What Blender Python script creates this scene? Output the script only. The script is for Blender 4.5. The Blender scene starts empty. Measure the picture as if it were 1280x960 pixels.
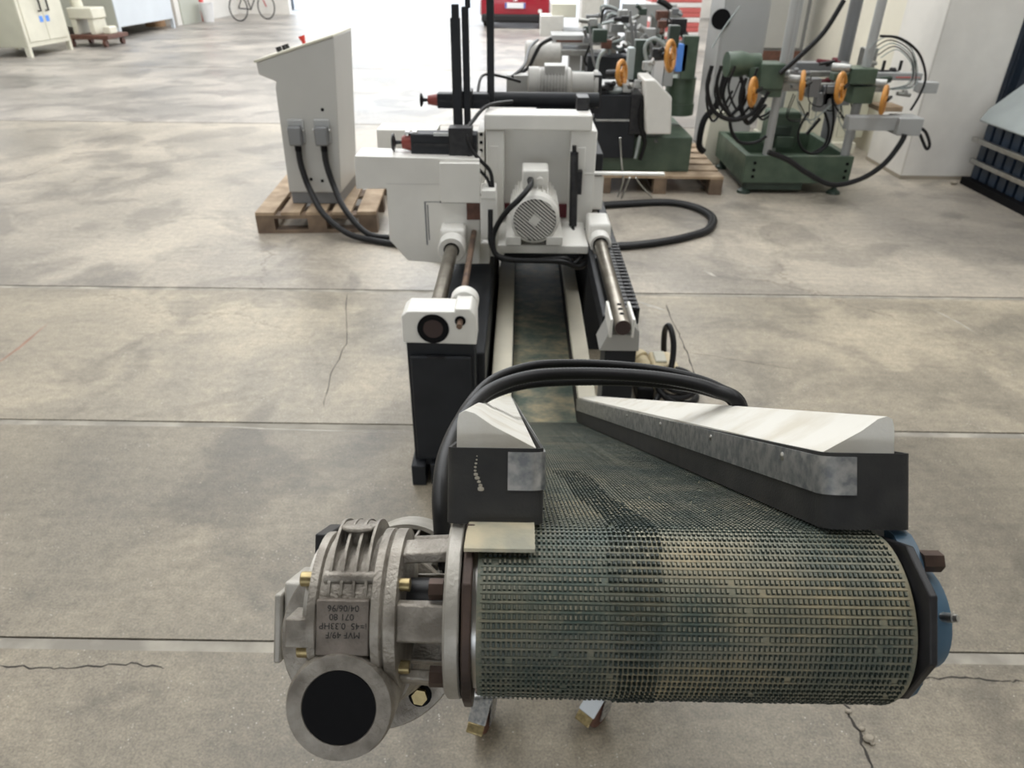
import bpy, bmesh, math, random
import numpy as np
from mathutils import Vector, Matrix

rnd = random.Random(7)
scn = bpy.context.scene
COL = scn.collection
R_ = math.radians

# ------------------------------------------------------------------ camera, sky, lights, exposure
CAM_H = 1.6
FPX = 887.0
YAW, PITCH, ROLL = R_(0.519), R_(30.9116), R_(0.5)
_fw = Vector((-math.sin(YAW) * math.cos(PITCH), math.cos(YAW) * math.cos(PITCH), -math.sin(PITCH)))
_r0 = Vector((math.cos(YAW), math.sin(YAW), 0))
_u0 = _r0.cross(_fw)
_rt = math.cos(ROLL) * _r0 + math.sin(ROLL) * _u0
_up = -math.sin(ROLL) * _r0 + math.cos(ROLL) * _u0
cam_d = bpy.data.cameras.new('camera')
cam = bpy.data.objects.new('camera', cam_d)
COL.objects.link(cam)
cam.matrix_world = Matrix(((_rt.x, _up.x, -_fw.x, 0), (_rt.y, _up.y, -_fw.y, 0), (_rt.z, _up.z, -_fw.z, CAM_H), (0, 0, 0, 1)))
cam_d.sensor_width = 36
cam_d.lens = FPX / 1280 * 36
cam_d.clip_start = 0.02
cam_d.clip_end = 300
cam_d.dof.use_dof = True
cam_d.dof.focus_distance = 0.66
cam_d.dof.aperture_fstop = 11.0
scn.camera = cam

world = bpy.data.worlds.new('sky')
scn.world = world
world.use_nodes = True
_bg = world.node_tree.nodes['Background']
_bg.inputs['Color'].default_value = (0.88, 0.94, 1.0, 1)
_bg.inputs['Strength'].default_value = 3.6

def skylight(x, y, w, l, power, color=(1.0, 0.97, 0.92)):
    d = bpy.data.lights.new('skylight_glow', 'AREA')
    d.shape = 'RECTANGLE'; d.size = w; d.size_y = l
    d.energy = power; d.color = color
    o = bpy.data.objects.new('skylight_glow', d)
    COL.objects.link(o)
    o.location = (x, y, 6.9)
    return o
SKYLIGHTS = [(-7.0, 12.5, 1.6, 26.5), (-4.4, 17.0, 1.2, 17.0), (-1.8, 12.5, 1.6, 26.5), (0.6, 17.0, 1.2, 17.0), (3.0, 12.5, 1.6, 26.5)]  # unseen roof strips; the two narrower ones added to brighten the far floor
for sx_, sy_, sw_, sl_ in SKYLIGHTS:
    skylight(sx_, sy_, sw_, sl_, 13.5 * sw_ * sl_)

# daylight enters at the far open end and an added, unseen back opening
def opening_portal(x, y, z, w, h, rx):
    d = bpy.data.lights.new('opening_daylight', 'AREA'); d.shape = 'RECTANGLE'; d.size = w; d.size_y = h
    d.cycles.is_portal = True
    o = bpy.data.objects.new('opening_daylight', d); COL.objects.link(o); o.location = (x, y, z); o.rotation_euler = (rx, 0, 0)
opening_portal(-1.7, 26.05, 2.7, 11.8, 5.4, R_(-90))
opening_portal(-2.5, -9.05, 1.2, 13.0, 2.4, R_(90))  # back opening, out of view, added to light the fronts facing the camera

scn.view_settings.view_transform = 'Standard'
scn.view_settings.look = 'None'
scn.view_settings.gamma = 1.0
scn.view_settings.use_curve_mapping = False
scn.view_settings.exposure = -0.22

# ------------------------------------------------------------------ helpers
def at(u, v, y=None, z=None, x=None):
    """world point seen at a place of the photograph, at a known depth y, height z or side x"""
    d = (u - 640) / FPX * _rt - (v - 480) / FPX * _up + _fw
    o = Vector((0, 0, CAM_H))
    if y is not None: return o + d * (y / d.y)
    if z is not None: return o + d * ((z - CAM_H) / d.z)
    return o + d * (x / d.x)

MATS = {}
def mat(name, col, rough=0.5, metal=0.0, var=0.0, vscale=8.0, col2=None, bump=0.0, bscale=60.0, rvar=0.0, spec=0.5, coat=0.0, detail=6.0, lo=0.35, hi=0.65):
    if name in MATS: return MATS[name]
    m = bpy.data.materials.new(name); m.use_nodes = True
    nt = m.node_tree; b = nt.nodes['Principled BSDF']
    b.inputs['Roughness'].default_value = rough
    b.inputs['Metallic'].default_value = metal
    b.inputs['Specular IOR Level'].default_value = spec
    b.inputs['Coat Weight'].default_value = coat
    c = (*col, 1)
    b.inputs['Base Color'].default_value = c
    tc = nt.nodes.new('ShaderNodeTexCoord')
    if var > 0 or col2:
        n = nt.nodes.new('ShaderNodeTexNoise'); n.inputs['Scale'].default_value = vscale; n.inputs['Detail'].default_value = detail
        nt.links.new(tc.outputs['Object'], n.inputs['Vector'])
        r = nt.nodes.new('ShaderNodeValToRGB')
        r.color_ramp.elements[0].position = lo; r.color_ramp.elements[1].position = hi
        c2 = col2 if col2 else tuple(max(0, a * (1 - var)) for a in col)
        r.color_ramp.elements[0].color = (*c2, 1); r.color_ramp.elements[1].color = c
        nt.links.new(n.outputs['Fac'], r.inputs['Fac'])
        nt.links.new(r.outputs['Color'], b.inputs['Base Color'])
        if rvar > 0:
            mr = nt.nodes.new('ShaderNodeMapRange')
            mr.inputs['To Min'].default_value = rough + rvar; mr.inputs['To Max'].default_value = rough - rvar
            nt.links.new(n.outputs['Fac'], mr.inputs['Value']); nt.links.new(mr.outputs['Result'], b.inputs['Roughness'])
    if bump > 0:
        n2 = nt.nodes.new('ShaderNodeTexNoise'); n2.inputs['Scale'].default_value = bscale; n2.inputs['Detail'].default_value = 4
        nt.links.new(tc.outputs['Object'], n2.inputs['Vector'])
        bp = nt.nodes.new('ShaderNodeBump'); bp.inputs['Strength'].default_value = bump; bp.inputs['Distance'].default_value = 0.002
        nt.links.new(n2.outputs['Fac'], bp.inputs['Height']); nt.links.new(bp.outputs['Normal'], b.inputs['Normal'])
    MATS[name] = m
    return m

class MB:
    def __init__(s): s.v = []; s.f = []
    def add(s, vs, fs):
        n = len(s.v); s.v += [tuple(p) for p in vs]; s.f += [tuple(i + n for i in q) for q in fs]; return s
    def box(s, lo, hi, fr=None):
        x0, y0, z0 = lo; x1, y1, z1 = hi
        vs = [(x0, y0, z0), (x1, y0, z0), (x1, y1, z0), (x0, y1, z0), (x0, y0, z1), (x1, y0, z1), (x1, y1, z1), (x0, y1, z1)]
        if fr: vs = [fr(*p) for p in vs]
        return s.add(vs, [(0, 3, 2, 1), (4, 5, 6, 7), (0, 1, 5, 4), (1, 2, 6, 5), (2, 3, 7, 6), (3, 0, 4, 7)])
    def hexa(s, a, b):  # two 4-loops
        return s.add(list(a) + list(b), [(3, 2, 1, 0), (4, 5, 6, 7)] + [(i, (i + 1) % 4, 4 + (i + 1) % 4, 4 + i) for i in range(4)])
    def loft(s, loops, closed=True, caps=True):
        n = len(loops[0]); vs = [p for l in loops for p in l]; fs = []
        for k in range(len(loops) - 1):
            for i in range(n if closed else n - 1):
                j = (i + 1) % n; fs.append((k * n + i, k * n + j, (k + 1) * n + j, (k + 1) * n + i))
        if caps and closed: fs += [tuple(range(n - 1, -1, -1)), tuple(range((len(loops) - 1) * n, len(loops) * n))]
        return s.add(vs, fs)
    def prism(s, poly, fn, a, b):  # poly in 2D, fn(p, q, depth)
        return s.loft([[fn(p, q, a) for p, q in poly], [fn(p, q, b) for p, q in poly]])
    def lathe(s, prof, p0, ax, n=28, cap=True):  # prof [(radius, along)]
        p0 = Vector(p0); ax = Vector(ax).normalized()
        e = ax.orthogonal().normalized(); g = ax.cross(e)
        loops = [[p0 + ax * a + (e * math.cos(2 * math.pi * i / n) + g * math.sin(2 * math.pi * i / n)) * max(r, 1e-5) for i in range(n)] for r, a in prof]
        return s.loft(loops, True, cap)
    def cyl(s, p0, p1, r, r1=None, n=20):
        p0 = Vector(p0); p1 = Vector(p1)
        return s.lathe([(r, 0), (r if r1 is None else r1, (p1 - p0).length)], p0, p1 - p0, n)
    def hexcyl(s, p0, p1, r): return s.cyl(p0, p1, r, n=6)
    def tube(s, pts, r, n=10, sub=6, closed=False):
        P = [Vector(p) for p in pts]
        if sub > 1:
            Q = []
            m = len(P)
            rng = m if closed else m - 1
            for i in range(rng):
                p0 = P[(i - 1) % m] if (closed or i > 0) else P[0]; p1 = P[i]; p2 = P[(i + 1) % m]
                p3 = P[(i + 2) % m] if (closed or i + 2 < m) else P[-1]
                for k in range(sub):
                    t = k / sub
                    Q.append(0.5 * ((2 * p1) + (-p0 + p2) * t + (2 * p0 - 5 * p1 + 4 * p2 - p3) * t * t + (-p0 + 3 * p1 - 3 * p2 + p3) * t ** 3))
            if not closed: Q.append(P[-1])
            P = Q
        loops = []; e = None; m = len(P)
        for i, p in enumerate(P):
            if closed: t = (P[(i + 1) % m] - P[i - 1]).normalized()
            else: t = (P[min(i + 1, m - 1)] - P[max(i - 1, 0)]).normalized()
            if e is None: e = t.orthogonal().normalized()
            e = (e - t * e.dot(t)).normalized(); g = t.cross(e)
            rr = r(i / (m - 1), i) if callable(r) else r
            loops.append([p + (e * math.cos(2 * math.pi * k / n) + g * math.sin(2 * math.pi * k / n)) * rr for k in range(n)])
        if closed: loops.append(loops[0])
        return s.loft(loops, True, not closed)
    def torus(s, c, ax, R, r, n=28, k=10):
        c = Vector(c); ax = Vector(ax).normalized(); e = ax.orthogonal().normalized(); g = ax.cross(e)
        return s.tube([c + (e * math.cos(2 * math.pi * i / n) + g * math.sin(2 * math.pi * i / n)) * R for i in range(n)], r, k, 1, True)
    def ball(s, c, r, n=16, sc=(1, 1, 1)):
        m = n // 2
        loops = [[Vector(c) + Vector((max(math.sin(math.pi * j / m), 1e-4) * math.cos(2 * math.pi * i / n) * r * sc[0], max(math.sin(math.pi * j / m), 1e-4) * math.sin(2 * math.pi * i / n) * r * sc[1], math.cos(math.pi * j / m) * r * sc[2])) for i in range(n)] for j in range(m + 1)]
        return s.loft(loops)
    def build(s, name, m, parent=None, bevel=0.0, seg=2, smooth=True, label=None, ang=38, recalc=True):
        root = parent
        while root is not None and root.parent is not None: root = root.parent
        off = root.location if root is not None else Vector((0, 0, 0))
        me = bpy.data.meshes.new(name)
        me.from_pydata([(p[0] - off[0], p[1] - off[1], p[2] - off[2]) for p in s.v], [], s.f)
        if recalc:
            bm = bmesh.new(); bm.from_mesh(me)
            bmesh.ops.recalc_face_normals(bm, faces=bm.faces); bm.to_mesh(me); bm.free()
        if smooth:
            me.shade_smooth(); me.set_sharp_from_angle(angle=R_(ang))
        me.materials.append(MATS[m] if isinstance(m, str) else m)
        o = bpy.data.objects.new(name, me); COL.objects.link(o)
        if parent is not None: o.parent = parent
        if bevel > 0:
            bv = o.modifiers.new('bevel', 'BEVEL'); bv.width = bevel; bv.segments = seg; bv.limit_method = 'ANGLE'; bv.angle_limit = R_(40)
            bv.harden_normals = False
        if label: o['label'] = label
        return o

def thing(name, loc, label, cat, group=None):
    o = bpy.data.objects.new(name, None); COL.objects.link(o); o.location = loc
    o.empty_display_size = 0.1
    o['label'] = label; o['category'] = cat
    if group: o['group'] = group
    return o
def tag(o, label, cat, group=None):
    o['label'] = label; o['category'] = cat
    if group: o['group'] = group
    return o
def struct(o): o['kind'] = 'structure'; return o
def V(*a): return Vector(a)

# ------------------------------------------------------------------ materials
def concrete():
    m = bpy.data.materials.new('concrete'); m.use_nodes = True; nt = m.node_tree; N = nt.nodes; L = nt.links
    b = N['Principled BSDF']; tc = N.new('ShaderNodeTexCoord')
    def noise(scale, detail=8, rough=0.6, vec=None, dist=0.0):
        n = N.new('ShaderNodeTexNoise'); n.inputs['Scale'].default_value = scale; n.inputs['Detail'].default_value = detail
        n.inputs['Roughness'].default_value = rough; n.inputs['Distortion'].default_value = dist
        L.new(vec or tc.outputs['Object'], n.inputs['Vector']); return n
    def ramp(src, stops):
        r = N.new('ShaderNodeValToRGB'); e = r.color_ramp.elements
        while len(e) < len(stops): e.new(0.5)
        for i, (p, c) in enumerate(stops): e[i].position = p; e[i].color = (*c, 1)
        L.new(src, r.inputs['Fac']); return r
    def mix(kind, fac, a, c):
        x = N.new('ShaderNodeMix'); x.data_type = 'RGBA'; x.blend_type = kind
        if isinstance(fac, float): x.inputs[0].default_value = fac
        else: L.new(fac, x.inputs[0])
        L.new(a, x.inputs[6]); L.new(c, x.inputs[7]); return x.outputs[2]
    big = noise(0.75, 7, 0.62, dist=0.4)
    base = ramp(big.outputs['Fac'], [(0.30, (0.175, 0.158, 0.132)), (0.45, (0.25, 0.224, 0.182)), (0.58, (0.345, 0.305, 0.242)), (0.72, (0.43, 0.38, 0.295))])
    st = noise(1.7, 5, 0.55, dist=0.6)
    stain = ramp(st.outputs['Fac'], [(0.50, (1, 1, 1)), (0.59, (0.66, 0.665, 0.68))])
    c = mix('MULTIPLY', 0.85, base.outputs['Color'], stain.outputs['Color'])
    fine = noise(26, 10, 0.75)
    fr = ramp(fine.outputs['Fac'], [(0.30, (0.62, 0.62, 0.62)), (0.55, (1, 1, 1)), (0.75, (1.28, 1.26, 1.2))])
    c = mix('MULTIPLY', 0.75, c, fr.outputs['Color'])
    # drag streaks
    mp = N.new('ShaderNodeMapping'); mp.inputs['Scale'].default_value = (1.2, 9, 1); mp.inputs['Rotation'].default_value = (0, 0, 0.5)
    L.new(tc.outputs['Object'], mp.inputs['Vector'])
    sk = noise(2.2, 8, 0.65, mp.outputs['Vector'])
    sr = ramp(sk.outputs['Fac'], [(0.35, (0.86, 0.86, 0.86)), (0.6, (1.08, 1.07, 1.05))])
    c = mix('MULTIPLY', 0.6, c, sr.outputs['Color'])
    # pale aggregate specks
    vo = N.new('ShaderNodeTexVoronoi'); vo.inputs['Scale'].default_value = 75; L.new(tc.outputs['Object'], vo.inputs['Vector'])
    vr = ramp(vo.outputs['Distance'], [(0.10, (1, 1, 1)), (0.16, (0, 0, 0))])
    spn = noise(9, 3); spr = ramp(spn.outputs['Fac'], [(0.50, (0, 0, 0)), (0.66, (0.8, 0.8, 0.8))])
    fac = N.new('ShaderNodeMath'); fac.operation = 'MULTIPLY'
    L.new(vr.outputs['Color'], fac.inputs[0]); L.new(spr.outputs['Color'], fac.inputs[1])
    pale = N.new('ShaderNodeRGB'); pale.outputs[0].default_value = (0.72, 0.70, 0.64, 1)
    c = mix('MIX', fac.outputs[0], c, pale.outputs[0])
    # hairline cracks
    cw = noise(3.0, 6, 0.7); off = N.new('ShaderNodeVectorMath'); off.operation = 'MULTIPLY_ADD'
    L.new(cw.outputs['Color'], off.inputs[0]); off.inputs[1].default_value = (0.5, 0.5, 0); L.new(tc.outputs['Object'], off.inputs[2])
    cv = N.new('ShaderNodeTexVoronoi'); cv.feature = 'DISTANCE_TO_EDGE'; cv.inputs['Scale'].default_value = 0.42; L.new(off.outputs[0], cv.inputs['Vector'])
    cr = ramp(cv.outputs['Distance'], [(0.0, (0.45, 0.43, 0.40)), (0.0022, (1, 1, 1))])
    cm = noise(0.9, 2); cmr = ramp(cm.outputs['Fac'], [(0.5, (0, 0, 0)), (0.6, (0.8, 0.8, 0.8))])
    c = mix('MULTIPLY', cmr.outputs['Color'], c, cr.outputs['Color'])
    oi = N.new('ShaderNodeObjectInfo'); c = mix('MULTIPLY', 1.0, c, oi.outputs['Color'])
    g1 = noise(150, 6, 0.8)
    g1r = ramp(g1.outputs['Fac'], [(0.34, (0.55, 0.54, 0.52)), (0.5, (1, 1, 1)), (0.66, (1.5, 1.48, 1.42))])
    c = mix('MULTIPLY', 0.8, c, g1r.outputs['Color'])
    L.new(c, b.inputs['Base Color'])
    rr = N.new('ShaderNodeMapRange'); rr.inputs['From Min'].default_value = 0.3; rr.inputs['From Max'].default_value = 0.7
    rr.inputs['To Min'].default_value = 0.28; rr.inputs['To Max'].default_value = 0.50
    L.new(big.outputs['Fac'], rr.inputs['Value']); L.new(rr.outputs['Result'], b.inputs['Roughness'])
    bp = N.new('ShaderNodeBump'); bp.inputs['Strength'].default_value = 0.35; bp.inputs['Distance'].default_value = 0.004
    L.new(fine.outputs['Fac'], bp.inputs['Height']); L.new(bp.outputs['Normal'], b.inputs['Normal'])
    MATS['concrete'] = m
concrete()

def belt_rubber():
    m = bpy.data.materials.new('belt_rubber'); m.use_nodes = True; nt = m.node_tree; N = nt.nodes; L = nt.links
    b = N['Principled BSDF']; tc = N.new('ShaderNodeTexCoord')
    mp = N.new('ShaderNodeMapping'); mp.inputs['Scale'].default_value = (1, 1.5, 1.5); L.new(tc.outputs['Object'], mp.inputs['Vector'])
    n = N.new('ShaderNodeTexNoise'); n.inputs['Scale'].default_value = 9; n.inputs['Detail'].default_value = 8; n.inputs['Roughness'].default_value = 0.68
    L.new(mp.outputs['Vector'], n.inputs['Vector'])
    r = N.new('ShaderNodeValToRGB'); e = r.color_ramp.elements
    e.new(0.5); e.new(0.6)
    for i, (p, c) in enumerate([(0.28, (0.030, 0.064, 0.058)), (0.42, (0.10, 0.125, 0.10)), (0.53, (0.21, 0.205, 0.148)), (0.68, (0.42, 0.345, 0.21))]):
        e[i].position = p; e[i].color = (*c, 1)
    L.new(n.outputs['Fac'], r.inputs['Fac'])
    n2 = N.new('ShaderNodeTexNoise'); n2.inputs['Scale'].default_value = 420; n2.inputs['Detail'].default_value = 3
    L.new(tc.outputs['Object'], n2.inputs['Vector'])
    r2 = N.new('ShaderNodeValToRGB'); r2.color_ramp.elements[0].position = 0.56; r2.color_ramp.elements[0].color = (0, 0, 0, 1)
    r2.color_ramp.elements[1].position = 0.70; r2.color_ramp.elements[1].color = (0.55, 0.55, 0.55, 1)
    L.new(n2.outputs['Fac'], r2.inputs['Fac'])
    x = N.new('ShaderNodeMix'); x.data_type = 'RGBA'; x.inputs[7].default_value = (0.30, 0.27, 0.19, 1)
    L.new(r2.outputs['Color'], x.inputs[0]); L.new(r.outputs['Color'], x.inputs[6])
    L.new(x.outputs[2], b.inputs['Base Color'])
    b.inputs['Roughness'].default_value = 0.55; b.inputs['Specular IOR Level'].default_value = 0.45
    MATS['belt_rubber'] = m
belt_rubber()

mat('stud_rubber', (0.045, 0.056, 0.047), 0.5, vscale=60, col2=(0.014, 0.028, 0.027), detail=5, lo=0.38, hi=0.66)
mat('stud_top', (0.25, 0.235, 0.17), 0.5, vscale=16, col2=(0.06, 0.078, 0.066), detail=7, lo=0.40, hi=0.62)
mat('white_paint', (0.80, 0.785, 0.74), 0.42, var=0.10, vscale=5)
mat('guard_paint', (0.74, 0.72, 0.66), 0.40, vscale=16, col2=(0.60, 0.56, 0.47), lo=0.30, hi=0.52, bump=0.12, bscale=350)
mat('rail_paint', (0.78, 0.73, 0.60), 0.45, var=0.14, vscale=7)
mat('grey_paint', (0.40, 0.395, 0.375), 0.42, var=0.08, vscale=4)
mat('console_paint', (0.47, 0.465, 0.44), 0.38, var=0.06, vscale=3)
mat('dark_paint', (0.022, 0.024, 0.028), 0.5, var=0.25, vscale=10, spec=0.25)
mat('charcoal_rubber', (0.024, 0.024, 0.024), 0.6, spec=0.25, vscale=30, col2=(0.040, 0.039, 0.037), bump=0.2, bscale=500)
mat('galvanised', (0.58, 0.58, 0.57), 0.36, 0.85, vscale=110, col2=(0.27, 0.285, 0.30), rvar=0.14, detail=4, lo=0.36, hi=0.62)
mat('strip_metal', (0.44, 0.44, 0.42), 0.36, 0.85, var=0.22, vscale=25, rvar=0.1)
mat('cast_aluminium', (0.37, 0.34, 0.295), 0.44, 0.5, vscale=42, col2=(0.17, 0.150, 0.125), bump=0.5, bscale=420, rvar=0.12)
mat('cast_bright', (0.50, 0.475, 0.43), 0.45, 0.35, vscale=30, col2=(0.34, 0.32, 0.28), bump=0.25, bscale=380)
mat('nameplate_metal', (0.24, 0.205, 0.175), 0.55, 0.35, vscale=45, col2=(0.14, 0.12, 0.10), bump=0.4, bscale=300)
mat('print_black', (0.02, 0.018, 0.016), 0.6)
mat('rubber_black', (0.006, 0.006, 0.007), 0.7, spec=0.12, bump=0.1, bscale=300)
mat('hose_black', (0.010, 0.010, 0.011), 0.45, spec=0.3)
mat('rusty_plate', (0.085, 0.055, 0.042), 0.55, 0.4, vscale=25, col2=(0.03, 0.022, 0.02), bump=0.5, bscale=120)
mat('black_steel', (0.012, 0.012, 0.014), 0.4, 0.0, spec=0.3, vscale=40, col2=(0.03, 0.029, 0.03))
mat('blue_paint', (0.055, 0.115, 0.175), 0.38, var=0.3, vscale=20)
mat('bolt_dark', (0.10, 0.065, 0.05), 0.5, 0.6, var=0.4, vscale=60)
mat('brass_zinc', (0.44, 0.35, 0.18), 0.36, 0.8, var=0.45, vscale=90)
mat('steel', (0.52, 0.51, 0.49), 0.28, 1.0, var=0.2, vscale=20)
mat('shaft_steel', (0.40, 0.37, 0.32), 0.34, 1.0, vscale=14, col2=(0.25, 0.225, 0.19))
mat('shaft_end', (0.050, 0.032, 0.030), 0.45, 0.3)
mat('rust_rod', (0.20, 0.13, 0.09), 0.5, 0.6, vscale=20, col2=(0.09, 0.06, 0.045))
mat('dusty_plate', (0.56, 0.49, 0.34), 0.6, 0.1, vscale=35, col2=(0.34, 0.33, 0.26), bump=0.2, bscale=400)
mat('plywood_dust', (0.56, 0.48, 0.34), 0.8)
mat('red_paint', (0.23, 0.040, 0.03), 0.45)
mat('maroon', (0.13, 0.012, 0.02), 0.5)
mat('brown_rust', (0.14, 0.06, 0.04), 0.6, var=0.4, vscale=30)
mat('red_plastic', (0.60, 0.04, 0.03), 0.4)
mat('motor_white', (0.74, 0.725, 0.68), 0.42, var=0.1, vscale=12)
mat('motor_grey', (0.42, 0.41, 0.385), 0.42, var=0.15, vscale=12)
mat('green_paint', (0.080, 0.115, 0.078), 0.42, vscale=9, col2=(0.050, 0.080, 0.054), rvar=0.08)
mat('green_dark', (0.030, 0.050, 0.036), 0.45, var=0.3, vscale=10)
mat('orange_plastic', (0.60, 0.265, 0.05), 0.38, var=0.2, vscale=20)
mat('cream_paint', (0.68, 0.66, 0.55), 0.5, var=0.10, vscale=3)
mat('cabinet_side', (0.56, 0.55, 0.44), 0.5, var=0.08, vscale=3)
mat('pale_blue_grey', (0.60, 0.64, 0.68), 0.5, var=0.06, vscale=2)
mat('olive_grey', (0.42, 0.43, 0.37), 0.5, var=0.06, vscale=2)
mat('pallet_wood', (0.47, 0.355, 0.24), 0.75, vscale=7, col2=(0.27, 0.19, 0.12), bump=0.3, bscale=80)
mat('pallet_dark', (0.24, 0.17, 0.115), 0.8, vscale=7, col2=(0.12, 0.085, 0.06), bump=0.3, bscale=80)
mat('wall_plaster', (0.78, 0.755, 0.71), 0.85, vscale=2.5, col2=(0.66, 0.64, 0.60), bump=0.3, bscale=18, lo=0.3, hi=0.6)
mat('wall_white', (0.70, 0.68, 0.64), 0.85, var=0.12, vscale=1.5)
mat('wall_dim', (0.34, 0.33, 0.31), 0.9, var=0.1, vscale=1)
mat('cream_wall', (0.76, 0.72, 0.61), 0.8, var=0.1, vscale=2)
mat('ceiling_sheet', (0.40, 0.40, 0.39), 0.8, var=0.1, vscale=1)
mat('joint_fill', (0.26, 0.24, 0.205), 0.8, vscale=6, col2=(0.42, 0.39, 0.33), lo=0.36, hi=0.56, bump=0.4, bscale=60)
mat('joint_dark', (0.05, 0.045, 0.04), 0.95)
mat('asphalt', (0.45, 0.46, 0.48), 0.9, var=0.15, vscale=1)
mat('car_red', (0.33, 0.012, 0.028), 0.22, 0.2, coat=0.6)
mat('glass_dark', (0.012, 0.016, 0.02), 0.08)
mat('tyre', (0.012, 0.012, 0.013), 0.8)
mat('plate_white', (0.75, 0.76, 0.78), 0.4)
mat('plate_blue', (0.02, 0.07, 0.35), 0.4)
mat('lamp_red', (0.42, 0.015, 0.02), 0.15)
mat('lamp_white', (0.8, 0.78, 0.78), 0.2)
mat('chrome', (0.8, 0.8, 0.82), 0.12, 1.0)
mat('sticker_blue', (0.10, 0.28, 0.78), 0.5)
mat('navy_sheet', (0.018, 0.035, 0.065), 0.4, var=0.4, vscale=6)
mat('cardboard', (0.36, 0.22, 0.12), 0.8, var=0.3, vscale=8)
mat('clear_film', (0.40, 0.44, 0.44), 0.18, var=0.1, vscale=6)
mat('stripe_red', (0.55, 0.13, 0.12), 0.5)
mat('stripe_white', (0.75, 0.73, 0.72), 0.5)
mat('hose_clear', (0.33, 0.37, 0.36), 0.25, var=0.1)
mat('grey_light', (0.38, 0.385, 0.38), 0.45, var=0.08, vscale=4)
mat('tin_grey', (0.20, 0.205, 0.21), 0.45, 0.3, var=0.1, vscale=4)
mat('plug_cream', (0.66, 0.56, 0.36), 0.5, var=0.18, vscale=25)
mat('stone', (0.35, 0.31, 0.25), 0.9)
mat('white_plastic', (0.72, 0.72, 0.72), 0.4)
mat('scuff_pale', (0.52, 0.48, 0.40), 0.8)

# ------------------------------------------------------------------ the hall
X0, X1, Y0, Y1, HZ = -11.6, 6.2, -9.0, 26.0, 7.0
b = MB(); b.box((X0, Y0, -0.3), (X1, Y1, -0.022))
floor = struct(b.build('floor', 'joint_dark'))
JY = [-9.0, -5.0, -1.2, 1.290, 2.345, 3.683, 8.30, 12.9, 17.5, 22.0, 26.0]
JX = [-11.6, -4.15, 6.2]
FS = 0.036   # filler strip width
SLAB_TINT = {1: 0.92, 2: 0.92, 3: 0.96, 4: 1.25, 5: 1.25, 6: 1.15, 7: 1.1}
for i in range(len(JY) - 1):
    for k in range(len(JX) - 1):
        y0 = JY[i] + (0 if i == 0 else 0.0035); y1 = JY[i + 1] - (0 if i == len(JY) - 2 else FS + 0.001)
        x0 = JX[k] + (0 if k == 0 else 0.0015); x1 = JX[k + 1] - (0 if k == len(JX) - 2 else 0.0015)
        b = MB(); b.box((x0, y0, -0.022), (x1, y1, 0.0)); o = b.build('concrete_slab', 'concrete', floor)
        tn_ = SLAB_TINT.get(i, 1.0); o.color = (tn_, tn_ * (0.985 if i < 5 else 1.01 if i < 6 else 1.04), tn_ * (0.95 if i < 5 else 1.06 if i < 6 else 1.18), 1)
for i in range(1, len(JY) - 1):
    b = MB()
    n = 60; xs = np.linspace(X0, X1, n)
    lo = [(x, JY[i] - FS - 0.0005 + 0*rnd.uniform(-.001, .001), -0.003) for x in xs]; hi = [(x, JY[i] + rnd.uniform(-.0012, .0012), -0.003) for x in xs]
    b.loft([lo, hi], False); b.build('joint_strip', 'joint_fill', floor, recalc=False)
# crack lines near the front joint, opened as thin grooves filled with dirt
def crack(pts, w=0.004):
    b = MB(); P = []
    for i in range(len(pts) - 1):
        a, c = Vector(pts[i]), Vector(pts[i + 1])
        for k in range(6): P.append(a.lerp(c, k / 6) + Vector((rnd.uniform(-.006, .006), rnd.uniform(-.006, .006), 0)))
    P.append(Vector(pts[-1]))
    up = []; dn = []
    for i, p in enumerate(P):
        t = (P[min(i + 1, len(P) - 1)] - P[max(i - 1, 0)]).normalized(); nrm = Vector((-t.y, t.x, 0))
        ww = w * (0.35 + 0.65 * rnd.random()) * (1 if 0 < i < len(P) - 1 else 0.1)
        up.append(p + nrm * ww / 2 + V(0, 0, 0.0006)); dn.append(p - nrm * ww / 2 + V(0, 0, 0.0006))
    b.loft([up, dn], False)
    b.build('floor_crack', 'joint_dark', floor, recalc=False)
crack([at(0, 832, z=0), at(60, 836, z=0), at(110, 834, z=0), at(165, 829, z=0), at(205, 836, z=0)], 0.006)
crack([at(1140, 850, z=0), at(1190, 847, z=0), at(1240, 849, z=0), at(1280, 852, z=0)], 0.006)
crack([at(1052, 868, z=0), at(1066, 900, z=0), at(1085, 945, z=0), at(1090, 975, z=0)], 0.010)
crack([at(832, 380, z=0), at(846, 412, z=0), at(858, 440, z=0), at(872, 478, z=0)], 0.008)
crack([at(434, 365, z=0), at(433, 430, z=0), at(412, 470, z=0), at(405, 510, z=0)], 0.005)
crack([at(858, 440, z=0), at(920, 450, z=0), at(1000, 462, z=0)], 0.004)
# worn paint marks on the concrete
mat('chalk_red', (0.42, 0.27, 0.21), 0.9, var=0.25, vscale=12); mat('chalk_pale', (0.55, 0.52, 0.46), 0.9, var=0.3, vscale=14)
def floor_mark(pts, w, m):
    b = MB(); up = []; dn = []
    P = []
    for i in range(len(pts) - 1):
        a, c = Vector(pts[i]), Vector(pts[i + 1])
        P += [a.lerp(c, k / 8) for k in range(8)]
    P.append(Vector(pts[-1]))
    for i, p in enumerate(P):
        t = (P[min(i + 1, len(P) - 1)] - P[max(i - 1, 0)]).normalized(); nr = Vector((-t.y, t.x, 0)); f = math.sin(math.pi * (i + 0.3) / (len(P) - 0.4))
        ww = w * f * rnd.uniform(0.55, 1.0); up.append(p + nr * ww / 2 + V(0, 0, 0.0005)); dn.append(p - nr * ww / 2 + V(0, 0, 0.0005))
    b.loft([up, dn], False); b.build('paint_mark', m, floor, recalc=False)
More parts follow.
